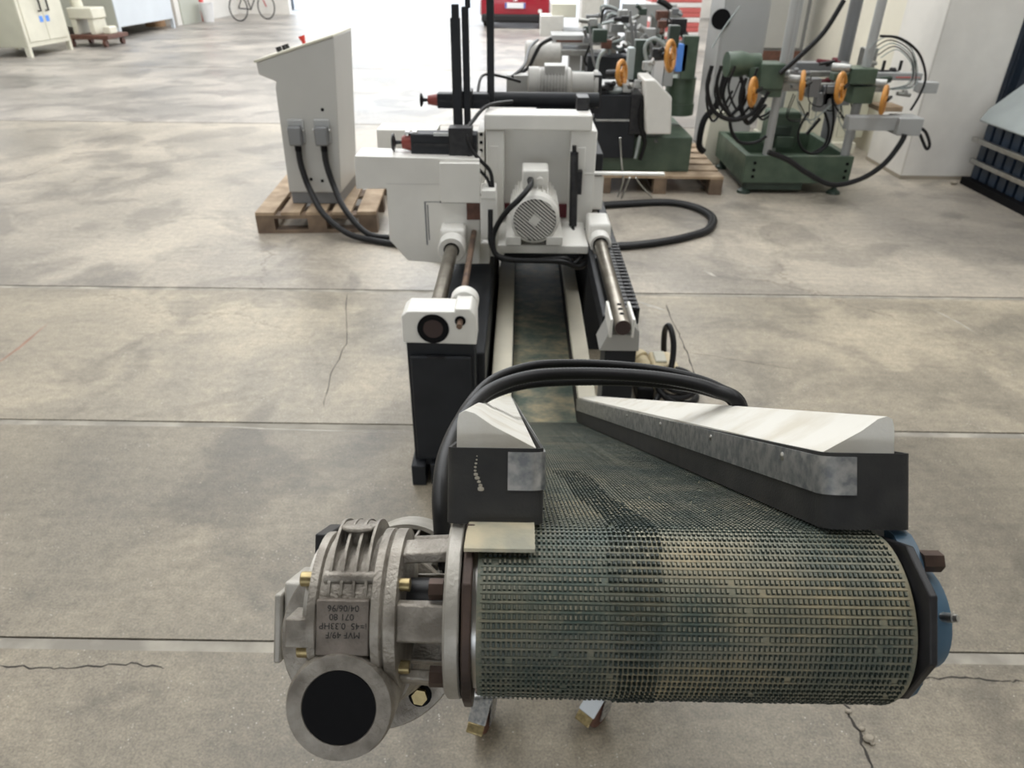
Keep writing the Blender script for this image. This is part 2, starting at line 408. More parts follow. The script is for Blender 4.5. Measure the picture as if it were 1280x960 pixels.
floor_mark([at(-8, 458, z=0), at(25, 434, z=0), at(60, 404, z=0)], 0.02, 'chalk_red')
floor_mark([at(790, 374, z=0), at(812, 382, z=0), at(832, 388, z=0)], 0.035, 'chalk_pale')
floor_mark([at(1160, 384, z=0), at(1200, 404, z=0), at(1225, 420, z=0)], 0.012, 'chalk_pale')
floor_mark([at(880, 338, z=0), at(895, 346, z=0)], 0.03, 'chalk_pale'); floor_mark([at(930, 330, z=0), at(960, 338, z=0)], 0.02, 'chalk_pale')
floor_mark([at(275, 533, z=0), at(330, 536, z=0), at(500, 541, z=0)], 0.012, 'chalk_pale')
# rubble bits in the front crack and by the pillar
for (u, v, r) in [(1085, 925, 0.014), (1077, 912, 0.008), (1090, 930, 0.007), (1060, 890, 0.008)]:
    p = at(u, v, z=0)
    b = MB(); b.ball((p.x, p.y, r * 0.5), r, 8, (1, 0.8, 0.55)); o = b.build('rubble', 'stone', floor)

b = MB(); b.box((X0 - 0.3, Y0, 0), (X0, Y1, HZ)); struct(b.build('wall_left', 'wall_white'))
b = MB(); b.box((X1, Y0, 0), (X1 + 0.3, Y1, HZ)); struct(b.build('wall_right', 'wall_white'))
BX_0, BX_1, BZ_ = -9.0, 4.0, 2.4  # unseen opening put into the back wall as front fill
b = MB(); b.box((X0, Y0 - 0.3, 0), (BX_0, Y0, HZ)); b.box((BX_1, Y0 - 0.3, 0), (X1, Y0, HZ)); b.box((BX_0, Y0 - 0.3, BZ_), (BX_1, Y0, HZ)); struct(b.build('wall_back', 'wall_white'))
OX0, OX1, OZ = -7.6, 4.2, 5.4
b = MB(); b.box((X0, Y1, 0), (OX0, Y1 + 0.3, HZ)); b.box((OX1, Y1, 0), (X1, Y1 + 0.3, HZ)); b.box((OX0, Y1, OZ), (OX1, Y1 + 0.3, HZ))
struct(b.build('wall_far', 'wall_white'))
# ceiling with openings for the skylights (panels between them)
b = MB(); xs = [X0]
for sx_, sy_, sw_, sl_ in SKYLIGHTS: xs += [sx_ - sw_ / 2, sx_ + sw_ / 2]
xs.append(X1)
for k in range(0, len(xs), 2): b.box((xs[k], Y0, HZ), (xs[k + 1], Y1, HZ + 0.15))
for sx_, sy_, sw_, sl_ in SKYLIGHTS:
    b.box((sx_ - sw_ / 2, Y0, HZ), (sx_ + sw_ / 2, sy_ - sl_ / 2, HZ + 0.15)); b.box((sx_ - sw_ / 2, sy_ + sl_ / 2, HZ), (sx_ + sw_ / 2, Y1, HZ + 0.15))
struct(b.build('ceiling', 'ceiling_sheet'))
b = MB(); b.box((-40, Y1, -0.3), (40, 90, -0.01)); struct(b.build('ground_yard', 'asphalt'))
b = MB(); b.box((-40, -60, -0.3), (40, Y0, -0.01)); struct(b.build('ground_yard', 'asphalt'))

# pillar and the wall beside it
pa, pb, pc = at(1133, 224, z=0), at(1216, 226, z=0), at(1066, 200, z=0)
b = MB()
px0, px1, py0, py1 = pa.x - 0.055, pb.x, 6.2, 6.9
b.box((px0, py0, 0), (px1, py1, HZ)); pillar = struct(b.build('wall_pillar', 'wall_plaster', bevel=0.012))
b = MB(); b.box((px0 - 0.004, py0 - 0.006, 0.0), (px1 + 0.004, py1, 0.03)); b.build('base_edge', 'stone', pillar)

# ------------------------------------------------------------------ inclined belt conveyor
S_ = R_(31.9); CS, SN = math.cos(S_), math.sin(S_)
BENDY, BENDZ = 2.08, 0.20
RD = 0.056                                    # drum radius over the belt
TY = 0.370; TZ = BENDZ + (BENDY - TY) * SN / CS
CY, CZ = TY - RD * SN, TZ - RD * CS            # drum axis
def G(x, t, n): return Vector((x, CY - t * CS + n * SN, CZ + t * SN + n * CS))   # t up along the belt, n away from it
LT = math.hypot(BENDY - TY, BENDZ - TZ)        # belt length from the bend to the drum
def I(x, d, n): return G(x, -d, RD + n)        # d back down from the drum tangent, n over the belt
BX0, BX1 = -0.0235, 0.2452

conv = thing('belt_conveyor', (0.1, 1.6, 0), 'swan-neck scrap conveyor with studded green belt rising towards the viewer and a gear motor', 'conveyor')

# belt: closed band from the low run, up the slope, round the drum and back
path = []
for k in range(13): path.append((4.4 - (4.4 - BENDY - 0.05) * k / 12, BENDZ))
for k in range(1, 4): path.append((BENDY + 0.05 - 0.1 * k / 4, BENDZ + 0.05 * (k / 4) ** 2 * 0.55))
for k in range(0, 31):
    d = (LT - 0.06) * (1 - k / 30); p = I(0, d, 0); path.append((p.y, p.z))
for k in range(1, 33):
    a = math.pi * k / 32; p = G(0, RD * math.sin(a), RD * math.cos(a)); path.append((p.y, p.z))
low = []
for k in range(0, 21):
    d = (LT - 0.10) * k / 20; p = G(0, -d, -RD); low.append((p.y, p.z))
path += low + [(BENDY + 0.05, 0.085), (4.4, 0.085), (4.45, 0.14)]
TH = 0.004
b = MB(); n = len(path); outer = []; inner = []
for i, (y, z) in enumerate(path):
    a = Vector((0, *path[i - 1])); c = Vector((0, *path[(i + 1) % n])); t = (c - a).normalized(); nr = Vector((0, -t.z, t.y))
    p = Vector((0, y, z)); outer.append(p); inner.append(p + nr * TH)
def ring(ps, x): return [Vector((x, p.y, p.z)) for p in ps]
cols = [BX0, BX0 + 0.07, BX0 + 0.14, BX0 + 0.21, BX1]
loops = [ring(outer, x) for x in cols] + [ring(inner, BX1), ring(inner, BX0), ring(outer, BX0)]
b.loft(loops, True, False)
belt = b.build('belt', 'belt_rubber', conv, ang=60)
# studs
vs = []; fs = []
PX, PT = 0.00313, 0.0056
ncol = int((BX1 - BX0 - 0.004) / PX)
rows = []
dmax = LT - 0.08
s = -RD * math.pi * 0.98
while s < dmax:
    rows.append(s); s += PT
band_faces = []
h0 = [1 + 0.25 * rnd.random() for _ in range(ncol)]
for ri, s in enumerate(rows):
    if s >= 0: fr = lambda x, a, h, s=s: I(x, s + a, h)
    else:
        def fr(x, a, h, s=s):
            th = -s / RD - a / RD
            return G(x, (RD + h) * math.sin(th), (RD + h) * math.cos(th))
    for ci in range(ncol):
        x = BX0 + 0.003 + PX * (ci + 0.5)
        if rnd.random() < 0.012: continue
        band = s < 0.35 and 0.062 + 0.003 * math.sin(s * 30) - max(s, 0) * 0.05 < x < 0.093 + 0.003 * math.sin(s * 23 + 1) - max(s, 0) * 0.05
        h = (0.0023 if band else 0.0015) * h0[ci] * (0.85 + 0.3 * rnd.random())
        wx = 0.00105 if band else 0.0009; wt = 0.0014 if band else 0.0017
        if band and rnd.random() < 0.55 * (1 - s / 0.35): band_faces.append(len(fs))
        k = len(vs); q = 0.72
        vs += [fr(x - wx, -wt, 0), fr(x + wx, -wt, 0), fr(x + wx, wt, 0), fr(x - wx, wt, 0), fr(x - wx * q, -wt * q, h), fr(x + wx * q, -wt * q, h), fr(x + wx * q, wt * q, h), fr(x - wx * q, wt * q, h)]
        fs += [(k + 4, k + 5, k + 6, k + 7), (k, k + 1, k + 5, k + 4), (k + 1, k + 2, k + 6, k + 5), (k + 2, k + 3, k + 7, k + 6), (k + 3, k, k + 4, k + 7)]
b = MB(); b.v = vs; b.f = fs
st = b.build('belt_studs', 'stud_rubber', belt, smooth=False, recalc=False); st['kind'] = 'stuff'
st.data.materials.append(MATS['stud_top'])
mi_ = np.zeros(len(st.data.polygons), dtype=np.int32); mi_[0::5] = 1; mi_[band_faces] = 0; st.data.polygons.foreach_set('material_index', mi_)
vs = []; fs = []
# low transverse ribs between the stud rows
for ri, s in enumerate(rows):
    s2 = s + PT * 0.5
    if s2 >= 0: fr = lambda x, a, h, s=s2: I(x, s + a, h)
    else:
        def fr(x, a, h, s=s2):
            th = -s / RD - a / RD
            return G(x, (RD + h) * math.sin(th), (RD + h) * math.cos(th))
    k = len(vs); xa, xb = BX0 + 0.002, BX1 - 0.002
    vs += [fr(xa, -0.0010, 0), fr(xb, -0.0010, 0), fr(xb, -0.0007, 0.0006), fr(xa, -0.0007, 0.0006), fr(xb, 0.0007, 0.0006), fr(xa, 0.0007, 0.0006), fr(xb, 0.0010, 0), fr(xa, 0.0010, 0)]
    fs += [(k, k + 1, k + 2, k + 3), (k + 3, k + 2, k + 4, k + 5), (k + 5, k + 4, k + 6, k + 7)]
b = MB(); b.v = vs; b.f = fs
st = b.build('belt_ribs', 'belt_rubber', belt, smooth=False, recalc=False); st['kind'] = 'stuff'
# drum core and shaft
b = MB(); b.cyl(G(BX0 - 0.003, 0, 0), G(BX1 + 0.002, 0, 0), RD - 0.0045, n=48); drum = b.build('drum', 'steel', conv)
b = MB(); b.cyl(G(-0.05, 0, 0), G(BX1 + 0.03, 0, 0), 0.012, n=20); b.build('drum_shaft', 'steel', drum)

# side guards: near profile at the drum end, far profile at the bend
def guard(side, near, far, sk):
    # near/far: (inner x, outer x, inner n, outer n)
    d0, d1 = 0.0, LT - 0.012
    def prof(d, xi, xo, ni, no):
        w = xo - xi
        return [I(xi, d, 0.004), I(xi, d, ni), I(xi + w * 0.55, d, ni + (no - ni) * 0.60), I(xi + w * 0.78, d, ni + (no - ni) * 0.93), I(xi + w * 0.90, d, no), I(xi + w * 0.975, d, no - 0.002), I(xo, d, no - 0.008), I(xo, d, -0.06), I(xi + w * 0.5, d, -0.06), I(xi + w * 0.5, d, 0.004)]
    b = MB(); b.loft([prof(d0, *near), prof(d1, *far)])
    g = b.build('side_guard', 'guard_paint', conv, ang=25)
    # grey skirt on the inner face and wrapped round the end
    sg = 1 if near[1] > near[0] else -1
    th = 0.0028
    def P(k, n):   # along the wrap: 0 far inner .. 1 near inner corner .. 2 near outer .. 3 back a little on the outer side
        return None
    pts = []
    xi, xo = near[0] - sg * th, near[1] + sg * th
    fi = far[0] - sg * th
    N_ = 8
    for k in range(N_ + 1):
        f = k / N_; d = d1 + (-0.006 - d1) * f
        pts.append((fi + (xi - fi) * f, d))
    for a in (25, 50, 70, 90):
        pts.append((xi + sg * 0.007 * (1 - math.cos(R_(a))), -0.006 - 0.007 * math.sin(R_(a)) * 1.0))
    e0 = pts[-1][1]
    pts.append((xo - sg * 0.006, e0))
    for a in (30, 60, 90): pts.append((xo - sg * 0.006 + sg * 0.006 * math.sin(R_(a)), e0 + 0.006 * (1 - math.cos(R_(a)))))
    pts.append((xo, 0.09))
    def wrap(pts, n0f, n1f, off, t):
        lo = []; L0 = []; L1 = []; M0 = []; M1 = []
        for i, (x, d) in enumerate(pts):
            a = pts[max(i - 1, 0)]; c = pts[min(i + 1, len(pts) - 1)]
            tx, td = c[0] - a[0], c[1] - a[1]; l = math.hypot(tx, td); nx, nd = -td / l * -sg, tx / l * -sg
            nx, nd = (-nx, -nd) if False else (nx, nd)
            # outward is away from the guard body
            n0, n1 = n0f(i), n1f(i)
            L0.append(I(x + nx * off, d + nd * off, n0)); L1.append(I(x + nx * off, d + nd * off, n1))
            M0.append(I(x + nx * (off + t), d + nd * (off + t), n0)); M1.append(I(x + nx * (off + t), d + nd * (off + t), n1))
        b = MB(); b.loft([[p, q, r, s_] for p, q, r, s_ in zip(L0, L1, M1, M0)]); return b
    frac = lambda i: min(1, i / N_)
    top = lambda i: far[2] - 0.014 + (near[2] + 0.001 - far[2] + 0.014) * frac(i)
    skirt = wrap(pts, lambda i: 0.0035, top, 0.0, 0.0022).build('rubber_skirt', 'charcoal_rubber', g, ang=50)
    # metal strip over the upper half of the skirt
    keep = [p for i, p in enumerate(pts[:N_ + 5])]
    lastx = keep[-1][0] + sg * sk
    keep.append((lastx, e0))
    s0 = lambda i: (far[2] - 0.045 + (near[2] - 0.027 - far[2] + 0.045) * frac(i))
    s1 = lambda i: far[2] - 0.004 + (near[2] - 0.0015 - far[2] + 0.004) * frac(i)
    b = wrap(keep, s0, s1, 0.0024, 0.0012)
    stp = b.build('metal_strip', 'galvanised', g, ang=50)
    for f in (0.03, 0.20, 0.42, 0.68):
        d = 0.02 + f * 1.2; fx = d / d1
        x = near[0] + (far[0] - near[0]) * fx - sg * 0.006; nn = (near[2] - 0.008) * (1 - fx) + (far[2] - 0.018) * fx
        b = MB(); b.lathe([(0.0034, 0), (0.0034, 0.0008), (0.0022, 0.0018), (0.0006, 0.0020)], I(x, d, nn), (-sg, 0, 0), 12)
        b.build('rivet', 'steel', stp)
    return g
gR = guard('right', (0.2105, 0.2600, 0.0535, 0.079), (0.2135, 0.276, 0.088, 0.094), 0.012)
gL = guard('left', (0.0135, -0.0415, 0.0535, 0.079), (-0.0215, -0.095, 0.088, 0.094), 0.015)
gR['label'] = 'white sloped side guard with galvanised strip'; gL['label'] = 'short-looking white side guard with scuffed grey skirt'
# a dried drip on the left skirt end
b = MB(); 
for k in range(10):
    f = k / 9; x = -0.0265 - 0.003 * math.sin(f * 5) * f; r = 0.0005 + 0.0022 * f * (0.5 + 0.5 * rnd.random())
    b.ball(I(x, -0.0156, 0.049 - 0.022 * f), r, 6, (1, 0.25, 1))
b.build('glue_drip', 'scuff_pale', gL)

# low run: rails either side
for xi, xo in ((0.2135, 0.276), (-0.0215, -0.095)):
    b = MB()
    pr = lambda y: [V(xi, y, 0.204), V(xi, y, 0.284), V(xo, y, 0.290), V(xo, y, 0.03), V(xi + (xo - xi) * .5, y, 0.03), V(xi + (xo - xi) * .5, y, 0.204)]
    b.loft([pr(BENDY - 0.005), pr(4.4)]); rl = b.build('low_rail', 'rail_paint', conv, bevel=0.004)
    sg = 1 if xo > xi else -1
    b = MB(); b.box((min(xi - sg * 0.004, xi), BENDY + .02, 0.203), (max(xi - sg * 0.004, xi), 4.4, 0.262)); b.build('rubber_skirt', 'charcoal_rubber', rl)
# frame under the slope, cross members, legs
b = MB()
for xa, xb in ((BX0 - 0.014, BX0 - 0.006), (BX1 + 0.004, BX1 + 0.012)):
    b.loft([[G(xa, -0.03, -0.075), G(xb, -0.03, -0.075), G(xb, -0.03, RD - 0.004), G(xa, -0.03, RD - 0.004)], [G(xa, -LT + 0.05, -0.075), G(xb, -LT + 0.05, -0.075), G(xb, -LT + 0.05, RD - 0.004), G(xa, -LT + 0.05, RD - 0.004)]])
for d in (0.25, 0.8, 1.4):
    b.cyl(G(BX0 - 0.01, -d, -0.0), G(BX1 + 0.008, -d, -0.0), 0.012)
fr_ = b.build('slope_frame', 'white_paint', conv)
# scraper plate beside the drum
b = MB(); b.loft([[G(xa_, t_, n_), G(0.0125, t_, n_), G(0.0125, t_, n_ + 0.0022), G(xa_, t_, n_ + 0.0022)] for xa_, t_, n_ in ((-0.0300, -0.022, 0.0600), (-0.0310, 0.014, 0.0592), (-0.0320, 0.030, 0.0545), (-0.0325, 0.0425, 0.0470))])
b.build('scraper_plate', 'dusty_plate', conv, label='dusty cream scraper plate')
# end plate right, bearing
def poly_disc(r, k, rot): return [(r * math.cos(rot + 2 * math.pi * i / k), r * math.sin(rot + 2 * math.pi * i / k)) for i in range(k)]
oct_ = [(-0.055, 0.052), (0.037, 0.0535), (0.0635, 0.029), (0.0635, -0.0115), (0.033, -0.0445), (0.006, -0.0555), (-0.055, -0.052)]
b = MB(); b.prism(oct_, lambda p, q, a: G(a, p, q), BX1 + 0.0030, BX1 + 0.0080)
ep = b.build('end_plate', 'black_steel', conv, bevel=0.001, label='black angular end plate')
b = MB()
xa = BX1 + 0.0082
ob = []
for i in range(24):
    a = 2 * math.pi * i / 24; ob.append((0.031 * math.cos(a), 0.056 * math.sin(a)))
b.prism(ob, lambda p, q, a: G(a, p + 0.004, q + 0.002), xa, xa + 0.012)
b.lathe([(0.0365, 0), (0.0365, 0.018), (0.034, 0.025), (0.028, 0.0285), (0.020, 0.0285)], G(xa, 0.002, 0.000), (1, 0, 0), 30)
br = b.build('bearing_unit', 'blue_paint', ep, label='blue flange bearing')
b = MB(); b.hexcyl(G(xa + 0.012, 0.022, 0.041), G(xa + 0.0250, 0.022, 0.041), 0.0070); b.build('bolt', 'bolt_dark', ep)
b = MB(); b.hexcyl(G(xa + 0.012, 0.002, -0.042), G(xa + 0.0215, 0.002, -0.042), 0.0080); b.build('bolt', 'bolt_dark', ep)
b = MB(); b.cyl(G(xa + 0.016, 0.032, 0.008), G(xa + 0.022, 0.042, 0.010), 0.0032, n=10); b.cyl(G(xa + 0.022, 0.042, 0.010), G(xa + 0.0235, 0.044, 0.0105), 0.0024, n=8); b.build('grease_nipple', 'steel', ep)

# gear motor ------------------------------------------------------------
XF = -0.032
b = MB(); hexp = [(-0.05, 0.062), (0.02, 0.060), (0.056, 0.030), (0.060, -0.016), (0.046, -0.044), (0.020, -0.060), (-0.05, -0.062)]
b.prism(hexp, lambda p, q, a: G(a, p, q), -0.0325, -0.0265); b.build('mount_plate', 'rusty_plate', conv, bevel=0.001, label='rusty brown mounting plate')
gm = MB()
WX, WN = -0.108, -0.049
gm.lathe([(0.040, 0), (0.047, 0.0), (0.047, 0.034), (0.044, 0.036)], G(-0.124, 0, 0), (1, 0, 0), 48)         # gear case
gm.lathe([(0.0475, 0), (0.0525, 0.0015), (0.0525, 0.0065), (0.0505, 0.008), (0.0525, 0.0095), (0.0525, 0.0165), (0.045, 0.018)], G(-0.0905, 0, 0), (1, 0, 0), 48)
gm.lathe([(0.044, 0), (0.0495, 0.001), (0.0495, 0.006), (0.047, 0.0075)], G(-0.1305, 0, 0), (1, 0, 0), 48)
gm.lathe([(0.030, -0.02), (0.034, -0.018), (0.034, 0.046), (0.0325, 0.050), (0.0235, 0.050), (0.0225, 0.0485), (0.0, 0.0485)], G(WX, 0, WN), (0, -CS, SN), 44)      # worm housing
gm.lathe([(0.050, -0.074), (0.044, -0.05), (0.036, -0.02)], G(WX, 0, WN), (0, -CS, SN), 40)
# body between worm housing and gear case
gm.box((-0.126, -0.045, -0.05), (-0.084, 0.030, 0.0), G)
gbx = gm.build('gear_motor', 'cast_aluminium', conv, ang=32, label='cast aluminium worm gear motor')
b = MB(); b.lathe([(0.0, 0.0), (0.0228, 0.0), (0.0228, 0.0012), (0.0, 0.0018)], G(WX, 0.0487, WN), (0, -CS, SN), 40); b.build('end_cap', 'rubber_black', gbx, label='black rubber end cap')
# cooling fins over the top and front
for k in range(4):
    x = -0.1175 + 0.0078 * k
    pr = []
    for i in range(13):
        a = R_(62 + 0) * (1 - i / 12) + R_(-30) * 0 ; th = R_(20 + 110 * i / 12)
        h = 0.0004 + 0.0115 * min(1, i / 7.0)
        pr.append((math.cos(th) * (0.0468 + h), math.sin(th) * (0.0468 + h)))
    for i in range(12, -1, -1):
        th = R_(20 + 110 * i / 12); pr.append((math.cos(th) * 0.044, math.sin(th) * 0.044))
    b = MB(); b.prism(pr, lambda p, q, a: G(a, p, q), x - 0.0009, x + 0.0009); b.build('cooling_fin', 'cast_aluminium', gbx, ang=30)
b = MB(); b.lathe([(0.0095, 0), (0.0095, 0.0105), (0.0128, 0.0110), (0.0128, 0.0130), (0.0118, 0.0136)], G(-0.1060, 0.006, 0.0435), G(0, 0.10, 1) - G(0, 0, 0), 28); b.build('filler_plug', 'cast_aluminium', gbx, bevel=0.0008)
b = MB(); b.cyl(G(-0.121, 0.0375, 0.0285), G(-0.089, 0.0375, 0.0285), 0.0040, n=16); b.build('case_rib', 'cast_aluminium', gbx)
# name plate and stamped lettering (reads upside down from here)
b = MB(); b.box((-0.1235, 0.036, -0.0175), (-0.0905, 0.0485, 0.0170), G); npl = b.build('name_plate', 'nameplate_metal', gbx, bevel=0.0008)
def lettering(txt, org, ex, ey, size, m, parent, name='lettering', spacing=1.0, center=True):
    cu = bpy.data.curves.new(name, 'FONT'); cu.body = txt; cu.size = size; cu.extrude = size * 0.012; cu.space_character = spacing
    cu.align_x = 'CENTER' if center else 'LEFT'; cu.align_y = 'CENTER'
    o = bpy.data.objects.new(name, cu); COL.objects.link(o)
    dg = bpy.context.evaluated_depsgraph_get(); me = bpy.data.meshes.new_from_object(o.evaluated_get(dg))
    bpy.data.objects.remove(o)
    ex = Vector(ex).normalized(); ey = Vector(ey).normalized(); ez = ex.cross(ey)
    root = parent
    while root.parent is not None: root = root.parent
    for v in me.vertices:
        c = v.co; p = Vector(org) + ex * c.x + ey * c.y + ez * c.z
        v.co = p - root.location
    me.materials.clear(); me.materials.append(MATS[m])
    o = bpy.data.objects.new(name, me); COL.objects.link(o); o.parent = parent
    return o
DN = G(0, 0, -1) - G(0, 0, 0)
for txt, n, xo in (('04/06/96', 0.0122, 0.0), ('071 80', 0.0068, -0.001), ('i=45  0.33HP', 0.0012, 0.0), ('MVF 49/F', -0.0044, 0.0)):
    lettering(txt, G(-0.1065 + xo, 0.0487, n), (-1, 0, 0), DN, 0.0056, 'print_black', gbx, 'plate_lettering')
# spider arms, output flange
for k in range(6):
    a = R_(4 + 62 * k) if k < 3 else R_(4 - 62 * (k - 2))
    c, s_ = math.cos(a), math.sin(a)
    w = 0.0135 if k == 0 else 0.010
    b = MB()
    def arm(x, rr): return [G(x, c * (rr - 0.007) - s_ * w, s_ * (rr - 0.007) + c * w), G(x, c * rr - s_ * w * 0.85, s_ * rr + c * w * 0.85), G(x, c * rr + s_ * w * 0.85, s_ * rr - c * w * 0.85), G(x, c * (rr - 0.007) + s_ * w, s_ * (rr - 0.007) - c * w)]
    b.loft([arm(-0.074, 0.049), arm(-0.042, 0.051)]); b.build('spider_arm', 'cast_aluminium', gbx, bevel=0.0015)
b = MB(); b.cyl(G(-0.075, 0, 0), G(-0.034, 0, 0), 0.019, n=24); b.build('output_hub', 'black_steel', gbx)
b = MB(); b.lathe([(0.018, 0), (0.0570, 0.0005), (0.0585, 0.002), (0.0585, 0.0095), (0.0575, 0.0105), (0.02, 0.0105)], G(-0.0445, 0, 0), (1, 0, 0), 56); b.build('output_flange', 'cast_bright', gbx)
def bolts(name, m, lst, parent, r=0.0045, l=0.006):
    for p, ax in lst:
        b = MB(); p = Vector(p); ax = Vector(ax).normalized(); b.cyl(p - ax * 0.002, p + ax * l, r, n=14); b.build(name, m, parent, bevel=0.0005)
bolts('bolt', 'brass_zinc', [(G(-0.0735, 0.045 * math.cos(a) , 0.045 * math.sin(a)), (1, 0, 0)) for a in (R_(33), R_(-40))], gbx, 0.0042, 0.007)
bolts('bolt', 'brass_zinc', [(G(-0.1305, 0.042 * math.cos(a), 0.042 * math.sin(a)), (-1, 0, 0)) for a in (R_(38), R_(-25))], gbx, 0.0048, 0.007)
b = MB(); b.hexcyl(G(-0.0535, 0.045, 0.024), G(-0.0445, 0.045, 0.024), 0.0065); b.build('flange_bolt', 'bolt_dark', gbx)
b = MB(); b.hexcyl(G(-0.0535, 0.036, -0.034), G(-0.0445, 0.036, -0.034), 0.0065); b.build('flange_bolt', 'bolt_dark', gbx)
# left cover: lug, hub and dark slot
b = MB(); b.lathe([(0.040, 0), (0.040, 0.004), (0.022, 0.0042), (0.020, -0.004)], G(-0.1345, 0, 0), (1, 0, 0), 40); b.build('side_cover', 'cast_bright', gbx)
b = MB(); b.box((-0.1435, 0.020, -0.014), (-0.128, 0.046, 0.004), G); b.build('lug', 'cast_aluminium', gbx, bevel=0.001)
b = MB(); b.box((-0.1375, -0.035, 0.028), (-0.128, 0.004, 0.049), G); b.build('top_lug', 'black_steel', gbx, bevel=0.001)
# motor flange: flat disc below, open ribs above
FT = -0.075; FX = WX - 0.005; FR = 0.0725
ax_ = G(0, 1, 0) - G(0, 0, 0)
b = MB(); b.lathe([(0.030, -0.010), (FR - 0.001, -0.010), (FR, -0.009), (FR, -0.001), (FR - 0.001, 0.0), (0.030, 0.0)], G(FX, FT, WN), ax_, 72)
mf = b.build('motor_flange', 'cast_aluminium', gbx, label='round motor flange')
for a in (-48, -132, 48, 132):
    a = R_(a); p = G(FX + 0.0585 * math.cos(a), FT, WN + 0.0585 * math.sin(a))
    b = MB(); b.cyl(p - ax_ * 0.001, p + ax_ * 0.0006, 0.0092, n=18); b.build('washer', 'rubber_black', mf)
    b = MB(); b.hexcyl(p, p + ax_ * 0.0055, 0.0064); b.build('flange_bolt', 'brass_zinc', mf)
# motor behind the flange: finned frame, fan cowl, terminal box
b = MB(); b.lathe([(0.043, -0.01), (0.043, -0.20)], G(FX, FT, WN), ax_, 36); mbd = b.build('motor_body', 'cast_bright', gbx)
for k in range(26):
    a = 2 * math.pi * (k + 0.5) / 26; c, s_ = math.cos(a), math.sin(a); w = 0.0010
    def pp(r, t, sgn): return G(FX + c * r - s_ * w * sgn, FT + t, WN + s_ * r + c * w * sgn)
    b = MB(); b.hexa([pp(0.0425, -0.012, 1), pp(0.0545, -0.012, 1), pp(0.0555, -0.178, 1), pp(0.0425, -0.178, 1)], [pp(0.0425, -0.012, -1), pp(0.0545, -0.012, -1), pp(0.0555, -0.178, -1), pp(0.0425, -0.178, -1)])
    b.build('motor_fin', 'cast_bright', mbd)
b = MB(); b.lathe([(0.0560, -0.172), (0.0600, -0.172), (0.0600, -0.222), (0.050, -0.232), (0.0, -0.232), (0.0, -0.229), (0.048, -0.229), (0.0560, -0.218)], G(FX, FT, WN), ax_, 48, False); b.build('fan_cowl', 'cast_bright', gbx)
b = MB(); b.box((-0.2025, -0.190, -0.088), (-0.160, -0.132, -0.020), G); tb = b.build('terminal_box', 'cast_bright', gbx, bevel=0.003)
b = MB(); b.box((-0.2095, -0.192, -0.090), (-0.2028, -0.128, -0.030), G); b.build('box_lid', 'cast_bright', gbx, bevel=0.002)

# casters and their legs
def caster(cx, cy, rz, green, px):
    top = 0.118
    b = MB(); b.box((px - 0.052, cy - 0.01, top), (px + 0.046, cy + 0.085, top + 0.006)); pl = b.build('caster_plate', 'galvanised', conv, bevel=0.001)
    b = MB(); 
    for sx in (-0.034, 0.030):
        b.hexcyl((px + sx, cy + 0.004, top + 0.006), (px + sx, cy + 0.004, top + 0.013), 0.008)
    b.build('plate_bolt', 'bolt_dark', pl)
    ca, sa = math.cos(rz), math.sin(rz)
    def W(x, y, z): return V(cx + x * ca - y * sa, cy + x * sa + y * ca, z)
    b = MB(); b.lathe([(0.010, -0.016), (0.040, -0.015), (0.0425, -0.010), (0.0425, 0.010), (0.040, 0.015), (0.010, 0.016)], W(0, 0, 0.0425), W(1, 0, 0) - W(0, 0, 0), 28)
    b.build('caster_wheel', 'brown_rust', pl)
    b = MB()
    for sx in (-0.021, 0.021):
        b.hexa([W(sx - 0.0015, -0.018, 0.03), W(sx - 0.0015, 0.014, 0.03), W(sx - 0.0015, 0.055, top - 0.004), W(sx - 0.0015, 0.0, top - 0.004)], [W(sx + 0.0015, -0.018, 0.03), W(sx + 0.0015, 0.014, 0.03), W(sx + 0.0015, 0.055, top - 0.004), W(sx + 0.0015, 0.0, top - 0.004)])
    b.box((-0.024, -0.004, top - 0.012), (0.024, 0.056, top - 0.004), W)
    b.cyl(W(0, 0.04, top - 0.006), W(0, 0.04, top + 0.001), 0.022, n=20)
    b.build('caster_fork', 'galvanised', pl, bevel=0.0008)
    b = MB()
    b.hexa([W(-0.022, -0.046, 0.072), W(0.022, -0.046, 0.072), W(0.022, -0.002, 0.108), W(-0.022, -0.002, 0.108)], [W(-0.022, -0.051, 0.076), W(0.022, -0.051, 0.076), W(0.022, -0.004, 0.113), W(-0.022, -0.004, 0.113)])
    lv = b.build('brake_lever', 'galvanised' if not green else 'pale_blue_grey', pl, bevel=0.003)
    b = MB(); b.hexa([W(-0.02, -0.066, 0.056), W(0.02, -0.066, 0.056), W(0.02, -0.047, 0.070), W(-0.02, -0.047, 0.070)], [W(-0.02, -0.067, 0.061), W(0.02, -0.067, 0.061), W(0.02, -0.050, 0.076), W(-0.02, -0.050, 0.076)])
    b.build('brake_pedal', 'brass_zinc', pl, bevel=0.003)
    zt = G(0, -(0.93 - CY) / CS * 1.0, -0.075).z
    b = MB(); b.box((px - 0.02, cy + 0.03, top + 0.006), (px + 0.02, cy + 0.07, BENDZ + (BENDY - cy - 0.05) * SN / CS - 0.09)); b.build('support_leg', 'white_paint', conv, bevel=0.002)
caster(-0.070, 1.055, R_(-18), False, -0.050)
caster(0.205, 1.075, R_(-42), True, 0.240)

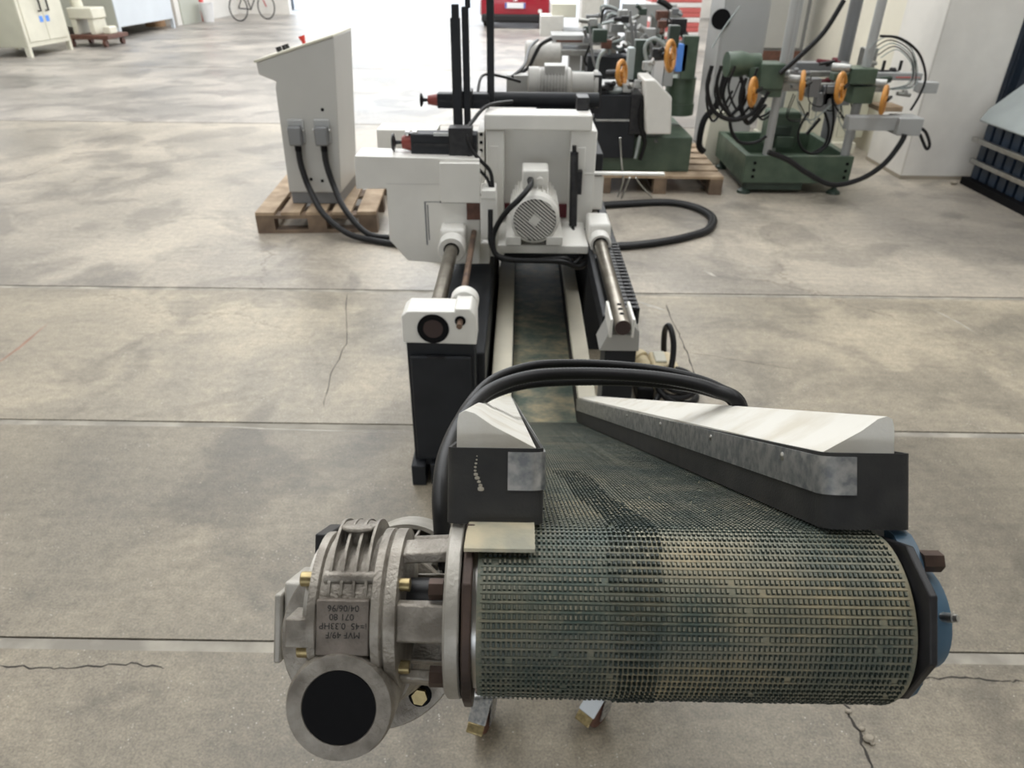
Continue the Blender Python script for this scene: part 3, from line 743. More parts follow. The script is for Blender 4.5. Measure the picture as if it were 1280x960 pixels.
# cables draped over the guards
def drape(off, r, y_off, name_label):
    pts = [(556, 690, .480), (552, 650, .49), (551, 610, .52), (558, 565, .58), (580, 520, .67), (612, 488, .745), (660, 471, .79), (720, 467, .80), (790, 469, .785), (850, 476, .76), (895, 488, .735), (925, 508, .715)]
    P = [at(u + off[0] * min(1, i / 4), v + off[1] * math.sin(math.pi * i / 11), y=y + y_off) for i, (u, v, y) in enumerate(pts)]
    e = P[-1] + V(off[1] * 0.0012 , 0, 0); P += [V(e.x + 0.035, e.y + 0.02, e.z - 0.10), V(e.x + 0.06, e.y + 0.12, e.z - 0.30), V(e.x + 0.09, e.y + 0.34, 0.46), V(e.x + 0.11, e.y + 0.54, 0.17), V(e.x + 0.13, e.y + 0.68, 0.04), V(e.x + 0.15, e.y + 0.82, r + 0.004), V(e.x + 0.17, e.y + 1.0, r + 0.003), V(e.x + 0.18, e.y + 1.3, r + 0.003)]
    P = [V(-0.060 - off[0] * 0.004, 0.50 + y_off, 1.02)] + P
    b = MB(); b.tube(P, lambda f, i: r * (1.0 + 0.07 * (i % 2)), 10, 26)
    return tag(b.build('conduit', 'hose_black', None, ang=80), name_label, 'cable', 'black conduits draped over the conveyor')
drape((0, 0), 0.0078, 0.0, 'thickest ribbed black conduit arching over the conveyor, nearest the viewer')
drape((4, -14), 0.0055, 0.03, 'black conduit arching over the conveyor, highest of the three')
drape((-6, 11), 0.0055, 0.02, 'thin black conduit arching lowest over the conveyor belt')

# ------------------------------------------------------------------ grey woodworking machine
mach = thing('woodworking_machine', (0.0, 3.2, 0), 'pale grey woodworking machine on two guide shafts straddling the conveyor', 'machine')
def bxp(u0, v0, u1, v1, y, d, name, m, parent, bevel=0.004, label=None):
    """box whose front face spans a rectangle at depth y, d deep"""
    a = at(u0, v0, y=y); c = at(u1, v1, y=y)
    b = MB(); b.box((min(a.x, c.x), y, min(a.z, c.z)), (max(a.x, c.x), y + d, max(a.z, c.z)))
    return b.build(name, m, parent, bevel=bevel, label=label)
# left leg
LY = 1.995
b = MB(); b.box((-0.357, LY + 0.012, 0.06), (-0.139, LY + 0.11, 0.553)); leg = b.build('leg', 'dark_paint', mach, bevel=0.004)
b = MB(); b.box((-0.346, LY - 0.006, 0.10), (-0.150, LY + 0.012, 0.505)); b.build('leg_cover', 'dark_paint', leg, bevel=0.006)
b = MB(); b.box((-0.290, LY - 0.010, 0.500), (-0.232, LY - 0.002, 0.507)); b.build('cover_grip', 'black_steel', leg)
b = MB(); b.box((-0.366, LY - 0.03, 0.0), (-0.318, LY + 0.10, 0.085)); b.build('leg_foot', 'dark_paint', leg, bevel=0.003)
b = MB(); b.box((-0.300, LY - 0.02, 0.0), (-0.268, LY + 0.10, 0.085)); b.box((-0.268, LY + 0.02, 0.0), (-0.15, LY + 0.10, 0.07)); b.build('leg_foot', 'dark_paint', leg, bevel=0.003)
cap_poly = [(-0.364, 0.553), (-0.132, 0.549), (-0.132, 0.648), (-0.149, 0.672), (-0.197, 0.672), (-0.197, 0.662), (-0.345, 0.662), (-0.364, 0.645)]
b = MB(); b.prism(cap_poly, lambda p, q, a: V(p, a, q), LY, LY + 0.105); blk = b.build('bearing_block', 'white_paint', mach, bevel=0.003)
SLX, SLZ = -0.267, 0.6035
b = MB(); b.lathe([(0.030, -0.001), (0.050, -0.003), (0.050, 0.002), (0.030, 0.002)], (SLX, LY, SLZ), (0, 1, 0), 36, False); b.build('seal_ring', 'rubber_black', blk)
b = MB(); b.lathe([(0.0, 0.0), (0.031, 0.0), (0.031, 0.002), (0.0, 0.002)], (SLX, LY - 0.0022, SLZ), (0, 1, 0), 36); b.build('shaft_face', 'shaft_end', blk)
b = MB(); b.lathe([(0.008, -0.003), (0.017, -0.003), (0.017, 0.001), (0.008, 0.001)], (-0.181, LY, 0.632), (0, 1, 0), 24, False); b.build('rod_bushing', 'rubber_black', blk)
b = MB(); b.cyl((-0.181, LY - 0.040, 0.632), (-0.181, LY + 0.02, 0.632), 0.009); b.cyl((-0.181, LY - 0.041, 0.632), (-0.181, LY - 0.0402, 0.632), 0.0092); b.build('rod_stub', 'rust_rod', blk)
b = MB(); b.lathe([(0.02, 0), (0.043, 0), (0.046, 0.004), (0.046, 0.045), (0.02, 0.046)], (-0.176, LY + 0.106, 0.640), (0, 1, 0), 30); b.build('rod_collar', 'white_paint', mach)
# shafts
RSX, RSZ = 0.325, 0.620
b = MB(); b.cyl((SLX, LY + 0.1, SLZ + 0.012), (SLX, 3.4, SLZ + 0.012), 0.0255, n=30); b.build('guide_shaft', 'shaft_steel', mach)
b = MB(); b.cyl((-0.186, LY + 0.15, 0.632), (-0.186, 3.3, 0.650), 0.0115, n=16); b.build('adjusting_rod', 'rust_rod', mach)
b = MB(); b.cyl((RSX, 1.985, RSZ), (RSX, 3.4, RSZ), 0.0255, n=30); rs = b.build('guide_shaft', 'shaft_steel', mach)
b = MB(); b.cyl((RSX, 1.9835, RSZ), (RSX, 1.986, RSZ), 0.0245, n=30); b.build('shaft_face', 'shaft_end', rs)
for k in range(3):
    yy = 2.035 + 0.035 * k
    b = MB(); b.cyl((RSX, yy, RSZ + 0.0245), (RSX, yy, RSZ + 0.0262), 0.0075, n=14); b.build('set_screw_hole', 'rubber_black', rs)
# right bracket and leg
b = MB(); b.prism([(0.258, 0.533), (0.384, 0.533), (0.380, 0.600), (0.358, 0.625), (0.355, 0.590), (0.296, 0.590), (0.292, 0.625), (0.286, 0.600)], lambda p, q, a: V(p, a, q), 1.995, 2.11); rb = b.build('shaft_bracket', 'grey_paint', mach, bevel=0.002)
for xx in (0.288, 0.357):
    b = MB(); b.box((xx - 0.004, 1.985, 0.585), (xx + 0.005, 2.125, 0.648)); b.build('bracket_fin', 'white_paint', rb, bevel=0.002)
b = MB(); b.box((0.279, 2.00, 0.0), (0.378, 2.12, 0.532)); b.box((0.279, 1.99, 0.0), (0.398, 2.14, 0.025)); b.build('leg', 'dark_paint', mach, bevel=0.004)
b = MB(); b.box((0.276, 2.11, 0.535), (0.296, 3.0, 0.600)); b.build('shaft_rail', 'dark_paint', mach, bevel=0.002)
b = MB(); b.box((-0.335, LY + 0.11, 0.02), (-0.112, 3.9, 0.46)); b.build('base_beam', 'dark_paint', mach, bevel=0.006)
b = MB(); b.box((0.30, 3.0, 0.0), (0.46, 3.9, 0.46)); b.build('base_beam', 'dark_paint', mach, bevel=0.006)
# drag chain
dc = MB(); dc.box((0.353, 2.14, 0.545), (0.400, 2.80, 0.552)); dch = dc.build('drag_chain', 'black_steel', mach)
for k in range(20):
    y = 2.15 + 0.0325 * k
    b = MB(); b.box((0.352, y, 0.553), (0.372, y + 0.026, 0.612)); b.box((0.372, y + 0.004, 0.600), (0.392, y + 0.021, 0.612)); b.box((0.392, y, 0.553), (0.402, y + 0.026, 0.612))
    b.build('chain_link', 'black_steel', dch, bevel=0.002)
# collars round the shafts
def collar(x, z, y, r, blkw, nm):
    b = MB(); b.lathe([(0.031, 0.0), (r - 0.004, -0.002), (r, 0.004), (r, 0.07), (r - 0.01, 0.075)], (x, y, z), (0, 1, 0), 32, False)
    c = b.build('shaft_collar', 'white_paint', mach)
    b = MB(); b.lathe([(0.0262, 0.001), (r - 0.016, 0.001), (r - 0.016, 0.0035), (0.0262, 0.0035)], (x, y, z), (0, 1, 0), 32, False); b.build('wiper_seal', 'rubber_black', c)
    b = MB(); b.box((x - blkw, y + 0.06, z - 0.05), (x + blkw, y + 0.22, z + 0.066)); b.build('collar_block', 'white_paint', c, bevel=0.012)
collar(SLX, SLZ + 0.012, 2.66, 0.054, 0.050, 'l')
collar(RSX, RSZ, 2.73, 0.044, 0.046, 'r')
# dust hood at the left
HY = 2.80
hp = [(443, 195), (599, 199), (600, 330), (566, 330), (510, 326), (487, 300), (483, 236), (445, 236)]
def pxz(lst, y): return [(at(u, v, y=y).x, at(u, v, y=y).z) for u, v in lst]
b = MB(); b.prism(pxz(hp, HY), lambda p, q, a: V(p, a, q), HY, HY + 0.145); hood = b.build('dust_hood', 'white_paint', mach, bevel=0.003)
bxp(549, 204, 600, 254, HY - 0.028, 0.027, 'hood_panel', 'white_paint', hood, 0.002)
bxp(483, 229.6, 549, 230.6, HY - 0.0008, 0.001, 'hood_seam', 'grey_paint', hood, 0)
for q in ((532, 252, 533.2, 306), (535, 256, 536, 300), (532, 252, 552, 253)): bxp(*q, HY - 0.0012, 0.0014, 'hood_slot', 'tin_grey', hood, 0)
bxp(550, 251, 584, 254, HY - 0.002, 0.003, 'hood_gap', 'rubber_black', hood, 0)
bxp(583, 253, 604, 275, 2.79, 0.008, 'rust_shield', 'brown_rust', mach, 0)
bxp(470, 162, 548, 200, 3.22, 0.14, 'rear_hood', 'white_paint', mach, 0.004)
# tower
TYY = 3.0
tw = bxp(605, 143, 740, 164, TYY, 0.14, 'tower_beam', 'white_paint', mach, 0.006)
c0 = bxp(607, 163, 630, 322, TYY + 0.012, 0.28, 'tower_column', 'white_paint', mach, 0.006)
c1 = bxp(714, 163, 737, 316, TYY + 0.012, 0.28, 'tower_column', 'white_paint', mach, 0.006)
bxp(612, 182, 623, 222, TYY + 0.010, 0.004, 'column_plate', 'white_paint', c0, 0.002)
bxp(720, 184, 730, 222, TYY + 0.010, 0.004, 'column_plate', 'white_paint', c1, 0.002)
bxp(628, 160, 716, 285, TYY + 0.075, 0.02, 'recessed_panel', 'white_paint', mach, 0.002)
bxp(622, 255, 716, 272, TYY + 0.060, 0.02, 'maroon_strip', 'maroon', mach, 0.001)
bxp(597, 165, 606, 230, TYY + 0.02, 0.25, 'hole_plate', 'white_paint', mach, 0.002)
for v in (168, 178, 188):
    p = at(601.5, v, y=TYY + 0.02); b = MB(); b.cyl((p.x, TYY + 0.018, p.z), (p.x, TYY + 0.021, p.z), 0.007, n=14); b.build('bolt_hole', 'rubber_black', mach)
b = MB(); a_ = at(622, 306, y=2.72); c_ = at(735, 318, y=2.72)
b.box((a_.x, 2.72, c_.z), (c_.x, 3.3, a_.z)); bp_ = b.build('motor_base', 'white_paint', mach, bevel=0.005)
for u0, u1 in ((632, 651), (683, 703)): bxp(u0, 296, u1, 307, 2.70, 0.30, 'motor_foot', 'motor_white', bp_, 0.003)
bxp(566, 304, 612, 330, 2.85, 0.3, 'lower_plate', 'white_paint', mach, 0.004)
# motor facing the viewer
MY = 2.70; mc = at(668.5, 275.5, y=MY); MR = 0.0955
b = MB(); b.lathe([(MR - 0.012, 0.0), (MR, 0.010), (MR, 0.075), (MR - 0.004, 0.078)], (mc.x, MY, mc.z), (0, 1, 0), 44, False)
b.lathe([(MR - 0.006, 0.07), (MR - 0.006, 0.30), (0.05, 0.32)], (mc.x, MY, mc.z), (0, 1, 0), 40, False)
for k in range(30):
    a = 2 * math.pi * k / 30; ca, sa = math.cos(a), math.sin(a); w = 0.0016
    def rp(r, y, s_): return V(mc.x + ca * r - sa * w * s_, y, mc.z + sa * r + ca * w * s_)
    b.hexa([rp(MR - 0.008, MY + 0.08, 1), rp(MR + 0.004, MY + 0.08, 1), rp(MR + 0.004, MY + 0.29, 1), rp(MR - 0.008, MY + 0.29, 1)], [rp(MR - 0.008, MY + 0.08, -1), rp(MR + 0.004, MY + 0.08, -1), rp(MR + 0.004, MY + 0.29, -1), rp(MR - 0.008, MY + 0.29, -1)])
mot = b.build('motor', 'motor_white', mach, ang=30, label='white electric motor with fan grille facing the viewer')
b = MB(); b.cyl((mc.x, MY + 0.012, mc.z), (mc.x, MY + 0.014, mc.z), MR - 0.013, n=40); b.build('grille_back', 'black_steel', mot)
# grille: diagonal bars
b = MB(); gr = MR - 0.013
for k in range(-7, 8):
    o_ = k * 0.0110; half = math.sqrt(max(gr * gr - o_ * o_, 1e-6))
    ca, sa = math.cos(R_(-40)), math.sin(R_(-40))
    def gp(l, w, y): return V(mc.x + ca * l - sa * (o_ + w), y, mc.z + sa * l + ca * (o_ + w))
    b.hexa([gp(-half, -0.0027, MY + 0.003), gp(half, -0.0027, MY + 0.003), gp(half, 0.0027, MY + 0.003), gp(-half, 0.0027, MY + 0.003)], [gp(-half, -0.0027, MY + 0.007), gp(half, -0.0027, MY + 0.007), gp(half, 0.0027, MY + 0.007), gp(-half, 0.0027, MY + 0.007)])
b.build('fan_grille', 'motor_white', mot)
b = MB(); d_ = 0.024; b.prism([(d_, 0.003), (-0.003, d_), (-d_, -0.003), (0.003, -d_)], lambda p, q, a: V(mc.x + p, a, mc.z + q), MY - 0.001, MY + 0.006); b.build('grille_badge', 'motor_white', mot)
bxp(653, 213, 685, 242, MY + 0.14, 0.13, 'terminal_box', 'motor_white', mot, 0.006)
for u in (663, 675):
    p = at(u, 225, y=MY + 0.14); b = MB(); b.cyl((p.x, MY + 0.12, p.z), (p.x, MY + 0.145, p.z), 0.013, n=18); b.build('cable_gland', 'rubber_black' if u == 663 else 'motor_white', mot)
b = MB(); b.tube([at(663, 225, y=2.83), at(663, 232, y=2.72), at(650, 248, y=2.66), at(632, 266, y=2.66), at(620, 285, y=2.68), at(616, 300, y=2.68), at(620, 318, y=2.66), at(640, 325, y=2.66), at(700, 327, y=2.68), at(722, 334, y=2.70), at(738, 326, y=2.74)], 0.011, 10, 6); b.build('motor_cable', 'hose_black', mach)
b = MB(); b.tube([at(613, 262, y=2.70), at(613, 285, y=2.69), at(614, 305, y=2.68), at(625, 321, y=2.67), at(660, 326, y=2.68), at(705, 323, y=2.70), at(716, 330, y=2.71), at(728, 320, y=2.74)], 0.010, 10, 6); b.build('motor_cable', 'hose_black', mach)
bxp(600, 246, 621, 300, 2.76, 0.09, 'junction_box', 'white_paint', mach, 0.003)
bxp(601, 238, 620, 249, 2.755, 0.11, 'junction_lid', 'white_paint', mach, 0.003)
b = MB(); b.tube([at(616, 239, y=2.80), at(613, 215, y=2.82), at(600, 200, y=2.82), at(588, 185, y=2.83), at(584, 165, y=2.86), at(592, 150, y=2.95), at(610, 132, y=3.1), at(640, 127, y=3.3)], 0.0075, 8, 6); b.build('control_cable', 'hose_black', mach)
b = MB(); b.tube([at(614, 238, y=2.80), at(608, 222, y=2.82), at(592, 205, y=2.83), at(582, 188, y=2.86)], 0.0065, 8, 6); b.build('control_cable', 'hose_black', mach)
# gas spring and bracket at the right of the tower
b = MB(); b.cyl(at(716, 282, y=2.95), at(718, 190, y=2.98), 0.017, n=16); b.cyl(at(718, 192, y=2.98), at(718, 182, y=2.98), 0.009, n=12)
a_ = at(721, 232, y=2.97); b.box((a_.x - 0.01, 2.96, a_.z - 0.035), (a_.x + 0.02, 3.0, a_.z + 0.06)); b.build('black_spring', 'black_steel', mach)
b = MB(); b.tube([at(716, 284, y=2.94), at(720, 300, y=2.85), at(727, 312, y=2.80), at(724, 322, y=2.76)], 0.006, 8, 6); b.build('control_cable', 'hose_black', mach)
bxp(733, 221, 752, 262, 3.02, 0.012, 'side_panel', 'white_paint', mach, 0.002)
bxp(731, 216, 831, 220, 3.01, 0.03, 'side_bar', 'white_paint', mach, 0.002)
b = MB()
for pts in (((775, 172), (777, 205), (779, 225), (772, 246)), ((795, 222), (800, 230), (815, 247)), ((787, 222), (783, 232), (777, 248))):
    b.tube([at(u, v, y=3.05 + 0.02 * i) for i, (u, v) in enumerate(pts)], 0.004, 6, 4)
b.build('wire_hooks', 'strip_metal', mach)
# adjusters (black bodies with red collars and hand knobs)
def adjuster(ub, u1, ur, uk, v, r, y, rk):
    p0 = at(ub, v, y=y); p1 = at(u1, v, y=y); pr = at(ur, v, y=y); pk = at(uk, v, y=y); z = p0.z
    b = MB(); b.box((p0.x, y - r, z - r), (p1.x, y + r, z + r)); a = b.build('adjuster', 'dark_paint', mach, bevel=0.006)
    b = MB(); b.cyl((pr.x, y, z), (p0.x + 0.002, y, z), r * 0.62, r * 0.85, n=20); b.build('red_collar', 'red_paint', a)
    b = MB(); b.lathe([(0.004, 0), (rk, 0.002), (rk, 0.008), (0.008, 0.016), (0.006, pr.x - pk.x + 0.004)], (pk.x, y, z), (1, 0, 0), 20); b.build('hand_knob', 'black_steel', a)
    b = MB(); b.box((p0.x + (p1.x - p0.x) * 0.05, y - r - 0.004, z - 0.006), (p1.x, y - r, z + 0.006)); b.build('slide_groove', 'black_steel', a)
    return a
a1 = adjuster(515, 597, 503, 490, 178, 0.040, 2.90, 0.033)
a2 = adjuster(547, 612, 535, 525, 125, 0.030, 3.22, 0.027)
p = at(552, 167, y=2.87); b = MB(); b.box((p.x - 0.03, 2.853, p.z - 0.006), (p.x + 0.03, 2.859, p.z + 0.006)); b.build('scale_label', 'strip_metal', a1)
for u in (510, 519): 
    p = at(u, 166, y=2.90); b = MB(); b.ball((p.x, 2.89, p.z), 0.014, 12); b.build('oil_cap', 'chrome', a1)
bxp(560, 160, 591, 204, 2.845, 0.07, 'clamp_block', 'black_steel', mach, 0.004)
bxp(565, 114, 590, 135, 3.16, 0.10, 'clamp_block', 'black_steel', mach, 0.004)
def post(u0, v0, u1, v1, y, w, name='black_post'):
    p0 = at(u0, v0, y=y); p1 = at(u1, v1, y=y); x = (p0.x + p1.x) / 2
    b = MB(); b.box((x - w, y - 0.02, min(p0.z, p1.z)), (x + w, y + 0.02, max(p0.z, p1.z))); b.build(name, 'dark_paint', mach, bevel=0.003)
    return x
x_ = post(570, 22, 572, 165, 3.15, 0.019); 
post(569, 5, 569, 24, 3.15, 0.014)
post(583, 8, 583, 160, 3.17, 0.0135); post(584, -60, 584, 10, 3.17, 0.010)
post(613, -60, 613, 130, 3.25, 0.015)
# top motor lying along the tower
TMY = 3.95
p = at(700, 108, y=TMY); tz = p.z; xa = at(659, 108, y=TMY).x; xm = at(712, 108, y=TMY).x; xb = at(746, 108, y=TMY).x
prof = [(0.06, 0), (0.094, 0.008), (0.094, 0.055)]
L = xm - xa
for k in range(9): t = 0.06 + (L - 0.075) * k / 9; prof += [(0.094, t), (0.085, t + 0.002), (0.085, t + 0.012), (0.094, t + 0.014)]
prof += [(0.090, L), (0.070, L + 0.01), (0.070, xb - xa - 0.02), (0.080, xb - xa - 0.018), (0.080, xb - xa)]
b = MB(); b.lathe(prof, (xa, TMY, tz), (1, 0, 0), 32); tm = b.build('top_motor', 'motor_grey', mach, ang=30, label='light grey motor lying on top')
bxp(681, 82, 706, 104, TMY - 0.06, 0.12, 'terminal_box', 'motor_grey', tm, 0.004)
bxp(633, 94, 661, 116, TMY - 0.05, 0.10, 'motor_hood', 'grey_paint', tm, 0.004)
b = MB(); p0 = at(592, 124, y=3.62); p1 = at(748, 124, y=3.62); b.cyl((p0.x, 3.62, p0.z), (p1.x, 3.62, p0.z), 0.035, n=16); b.build('drive_shaft', 'dark_paint', mach)
b = MB(); b.box((-0.14, 3.15, 0.40), (0.36, 4.05, 0.88)); b.box((xa + 0.05, 3.88, 0.88), (xb - 0.02, 4.02, tz - 0.06)); b.build('rear_body', 'dark_paint', mach, bevel=0.006)
bxp(743, 94, 750, 142, TMY - 0.06, 0.14, 'gear_plate', 'black_steel', mach, 0.003)
bxp(722, 122, 736, 142, 3.1, 0.1, 'black_clamp', 'black_steel', mach, 0.004)
b = MB(); b.tube([at(597, 118, y=3.4), at(600, 100, y=3.5), at(607, 93, y=3.6), at(625, 95, y=3.7), at(650, 102, y=3.85)], 0.007, 8, 6); b.build('control_cable', 'hose_black', mach)
b = MB(); b.tube([at(640, 96, y=3.9), at(655, 82, y=4.1), at(662, 60, y=4.6), at(672, 50, y=5.2)], 0.009, 8, 6); b.build('control_cable', 'hose_black', mach)

# ------------------------------------------------------------------ console, pallets, floor cables
def pallet(name, ox, oy, rz, w, d, label, wood='pallet_wood', boards=5, gap=None):
    t = thing(name, (ox, oy, 0), label, 'pallet', 'wooden pallets')
    ca, sa = math.cos(rz), math.sin(rz)
    def W(x, y, z): return V(ox + x * ca - y * sa, oy + x * sa + y * ca, z)
    bw = (d - (boards - 1) * 0.045) / boards
    for k in range(boards):
        y0 = k * (bw + 0.045)
        b = MB(); b.box((0, y0, 0.122), (w, y0 + bw, 0.144), W); b.build('deck_board', wood, t, bevel=0.002)
    for k in range(3):
        x0 = (w - 0.1) * k / 2
        b = MB(); b.box((x0, 0, 0.1), (x0 + 0.1, d, 0.122), W); b.build('stringer', 'pallet_dark', t)
        for j in range(3):
            y0 = (d - 0.1) * j / 2
            b = MB(); b.box((x0, y0, 0.022), (x0 + 0.1, y0 + 0.1, 0.1), W); b.build('block', 'pallet_dark', t)
        b = MB(); b.box((x0, 0, 0), (x0 + 0.1, d, 0.022), W); b.build('base_board', 'pallet_dark', t)
    return t
# deck boards run along the depth here
def pallet_y(name, ox, oy, rz, w, d, label, boards=6):
    t = thing(name, (ox, oy, 0), label, 'pallet', 'wooden pallets')
    ca, sa = math.cos(rz), math.sin(rz)
    def W(x, y, z): return V(ox + x * ca - y * sa, oy + x * sa + y * ca, z)
    bw = (w - (boards - 1) * 0.04) / boards
    for k in range(boards):
        x0 = k * (bw + 0.04)
        b = MB(); b.box((x0, 0, 0.122), (x0 + bw, d, 0.144), W); b.build('deck_board', 'pallet_wood', t, bevel=0.002)
    for k in range(3):
        y0 = (d - 0.1) * k / 2
        b = MB(); b.box((0, y0, 0.1), (w, y0 + 0.1, 0.1218), W); b.build('stringer', 'pallet_dark', t)
        for j in range(3):
            x0 = (w - 0.12) * j / 2
            b = MB(); b.box((x0, y0, 0.022), (x0 + 0.12, y0 + 0.1, 0.0998), W); b.build('block', 'pallet_dark', t)
        b = MB(); b.box((0, y0, 0), (w, y0 + 0.1, 0.0218), W); b.build('base_board', 'pallet_dark', t)
    return t
pallet_y('wooden_pallet', -1.76, 4.60, R_(4), 0.80, 0.98, 'wooden pallet under the grey control console', 5)

CYY = 4.80
con = thing('control_console', (-1.4, CYY + 0.25, 0.146), 'grey sheet-metal control console with sloping desk standing on a pallet', 'console')
cp = pxz([(417, 46), (320, 78), (323, 93), (345, 102), (344, 110), (362, 243), (427, 243)], CYY)
base_z = 0.225
cp[-2] = (cp[-2][0], base_z); cp[-1] = (cp[-1][0], base_z)
b = MB(); b.prism(cp, lambda p, q, a: V(p, a, q), CYY, CYY + 0.52); body = b.build('console_body', 'console_paint', con, bevel=0.006)
tl, tr = cp[1], cp[0]
b = MB()
dx, dz = tr[0] - tl[0], tr[1] - tl[1]; ll = math.hypot(dx, dz); nx, nz = -dz / ll, dx / ll
b.prism([(tl[0] - 0.012 * dx / ll, tl[1] - 0.012 * dz / ll), (tr[0], tr[1]), (tr[0] + nx * 0.014, tr[1] + nz * 0.014), (tl[0] + nx * 0.014 - 0.012 * dx / ll, tl[1] + nz * 0.014 - 0.012 * dz / ll)], lambda p, q, a: V(p, a, q), CYY - 0.004, CYY + 0.524)
b.build('desk_top', 'cream_paint', con, bevel=0.003)
b = MB(); b.box((cp[-2][0] + 0.01, CYY + 0.012, 0.146), (cp[-1][0] - 0.008, CYY + 0.508, base_z)); b.build('plinth', 'tin_grey', con, bevel=0.003)
def on_desk(f, y, h): return V(tl[0] + dx * f + nx * (0.014 + h), y, tl[1] + dz * f + nz * (0.014 + h))
b = MB(); b.cyl(on_desk(0.55, CYY + 0.16, 0), on_desk(0.55, CYY + 0.16, 0.025), 0.012); b.cyl(on_desk(0.55, CYY + 0.16, 0.02), on_desk(0.55, CYY + 0.16, 0.045), 0.016, 0.022); b.build('stop_button', 'red_plastic', con)
for f, y in ((0.24, 0.12), (0.28, 0.18), (0.20, 0.22), (0.27, 0.27)):
    b = MB(); b.cyl(on_desk(f, CYY + y, 0), on_desk(f, CYY + y, 0.028), 0.012, n=14); b.build('selector_knob', 'black_steel', con)
for u in (371.5, 404):
    p = at(u, 166, y=CYY)
    b = MB(); b.box((p.x - 0.052, CYY - 0.018, p.z - 0.065), (p.x + 0.052, CYY, p.z + 0.085)); cb = b.build('connector_base', 'grey_light', con, bevel=0.006)
    b = MB(); b.box((p.x - 0.042, CYY - 0.075, p.z - 0.070), (p.x + 0.042, CYY - 0.018, p.z + 0.050)); b.build('connector_hood', 'tin_grey', cb, bevel=0.010)
    b = MB(); b.cyl((p.x + 0.006, CYY - 0.045, p.z - 0.105), (p.x + 0.006, CYY - 0.045, p.z - 0.065), 0.022, n=18); b.build('cable_gland', 'rubber_black', cb)
    b = MB()
    for s_ in (-1, 1): b.cyl((p.x + s_ * 0.05, CYY - 0.03, p.z + 0.02), (p.x + s_ * 0.058, CYY - 0.03, p.z + 0.02), 0.012, n=12)
    b.build('latch', 'steel', cb)
for u, v in ((403, 226), (389, 224), (403, 137)):
    p = at(u, v, y=CYY); b = MB(); b.cyl((p.x, CYY - 0.002, p.z), (p.x, CYY + 0.001, p.z), 0.011, n=14); b.build('plug_hole', 'rubber_black', con)
for i, (u, dxy, lab) in enumerate(((371.5, 0.0, 'thick black cable hanging from the left connector of the console'), (404, 0.10, 'thick black cable hanging from the right connector of the console'))):
    p = at(u, 166, y=CYY); x = p.x + 0.006
    b = MB(); b.tube([(x, CYY - 0.045, p.z - 0.10), (x + 0.005, CYY - 0.05, p.z - 0.20), (x + 0.05, CYY - 0.09, p.z - 0.34), (x + 0.16 - i * 0.02, CYY - 0.22, p.z - 0.47 + i * 0.02), (x + 0.33 - i * 0.04, CYY - 0.32, 0.05), (x + 0.52 - i * 0.06, CYY - 0.38 + i * 0.06, 0.022), (x + 0.80, CYY - 0.50 + i * 0.08, 0.022), (x + 1.05, CYY - 0.75 + i * 0.08, 0.022)], 0.020, 12, 8)
    tag(b.build('console_cable', 'hose_black'), lab, 'cable', 'console cables')
# loop of hoses on the floor at the right
for i, off in enumerate((0.0, 0.045)):
    pts = [(735, 257), (780, 254), (835, 252), (872, 259), (892, 272), (887, 287), (862, 296), (828, 303), (786, 308), (745, 309)]
    c = at(835, 280, z=0.02)
    P = []
    for u, v in pts:
        q = at(u, v, z=0.02); q = c + (q - c) * (1 - off * 1.6); q.z = 0.021; P.append(q)
    b = MB(); b.tube(P, 0.020, 10, 8)
    tag(b.build('floor_hose', 'hose_black'), ('outer', 'inner')[i] + ' black hose of the loop lying on the floor beside the machine', 'hose', 'hoses looped on the floor')

# cream plug coupling with cable near the right leg
plug = thing('plug_coupling', (0.56, 2.70, 0), 'cream plug coupling with a black cable loop on the floor behind the right guard', 'plug')
pa_ = at(800, 462, z=0.05); pb2 = at(826, 470, z=0.06)
b = MB(); b.lathe([(0.02, 0), (0.046, 0.0), (0.050, 0.01), (0.050, 0.03), (0.038, 0.035), (0.038, 0.08), (0.046, 0.085), (0.046, 0.13), (0.02, 0.135)], (pa_.x - 0.02, pa_.y + 0.05, 0.085), (0.55, -0.75, -0.22), 24); b.build('plug_body', 'plug_cream', plug)
b = MB(); b.box((pb2.x - 0.045, pb2.y - 0.02, 0.0), (pb2.x + 0.055, pb2.y + 0.11, 0.125)); b.build('socket_box', 'plug_cream', plug, bevel=0.012)
b = MB(); b.box((pb2.x - 0.03, pb2.y + 0.0, 0.125), (pb2.x + 0.02, pb2.y + 0.09, 0.135)); b.build('socket_cover', 'cream_paint', plug, bevel=0.005)
b = MB(); p = at(838, 470, z=0.03); b.box((p.x - 0.02, p.y - 0.08, 0.0), (p.x + 0.035, p.y + 0.06, 0.075)); b.build('strain_relief', 'plug_cream', plug, bevel=0.01)
b = MB(); p = at(808, 486, z=0.03); b.box((p.x - 0.05, p.y - 0.07, 0.0), (p.x + 0.02, p.y + 0.07, 0.07)); b.build('dark_block', 'rubber_black', plug, bevel=0.01)
b = MB(); b.tube([at(818, 505, z=0.02), at(830, 480, z=0.05), at(839, 458, y=2.62), at(842, 430, y=2.66), at(837, 408, y=2.72), at(831, 414, y=2.80), at(830, 440, y=2.84), at(834, 455, z=0.03)], 0.013, 10, 8); b.build('cable_loop', 'hose_black', plug)
p = at(846, 488, z=0.03)
for k, (tx, tz) in enumerate(((0.25, 0.03), (-0.2, 0.055), (0.1, 0.08))):
    b = MB(); b.torus((p.x, p.y, tz), (tx, -0.15, 1), 0.085 - 0.006 * k, 0.015); b.build('cable_coil', 'hose_black', plug)

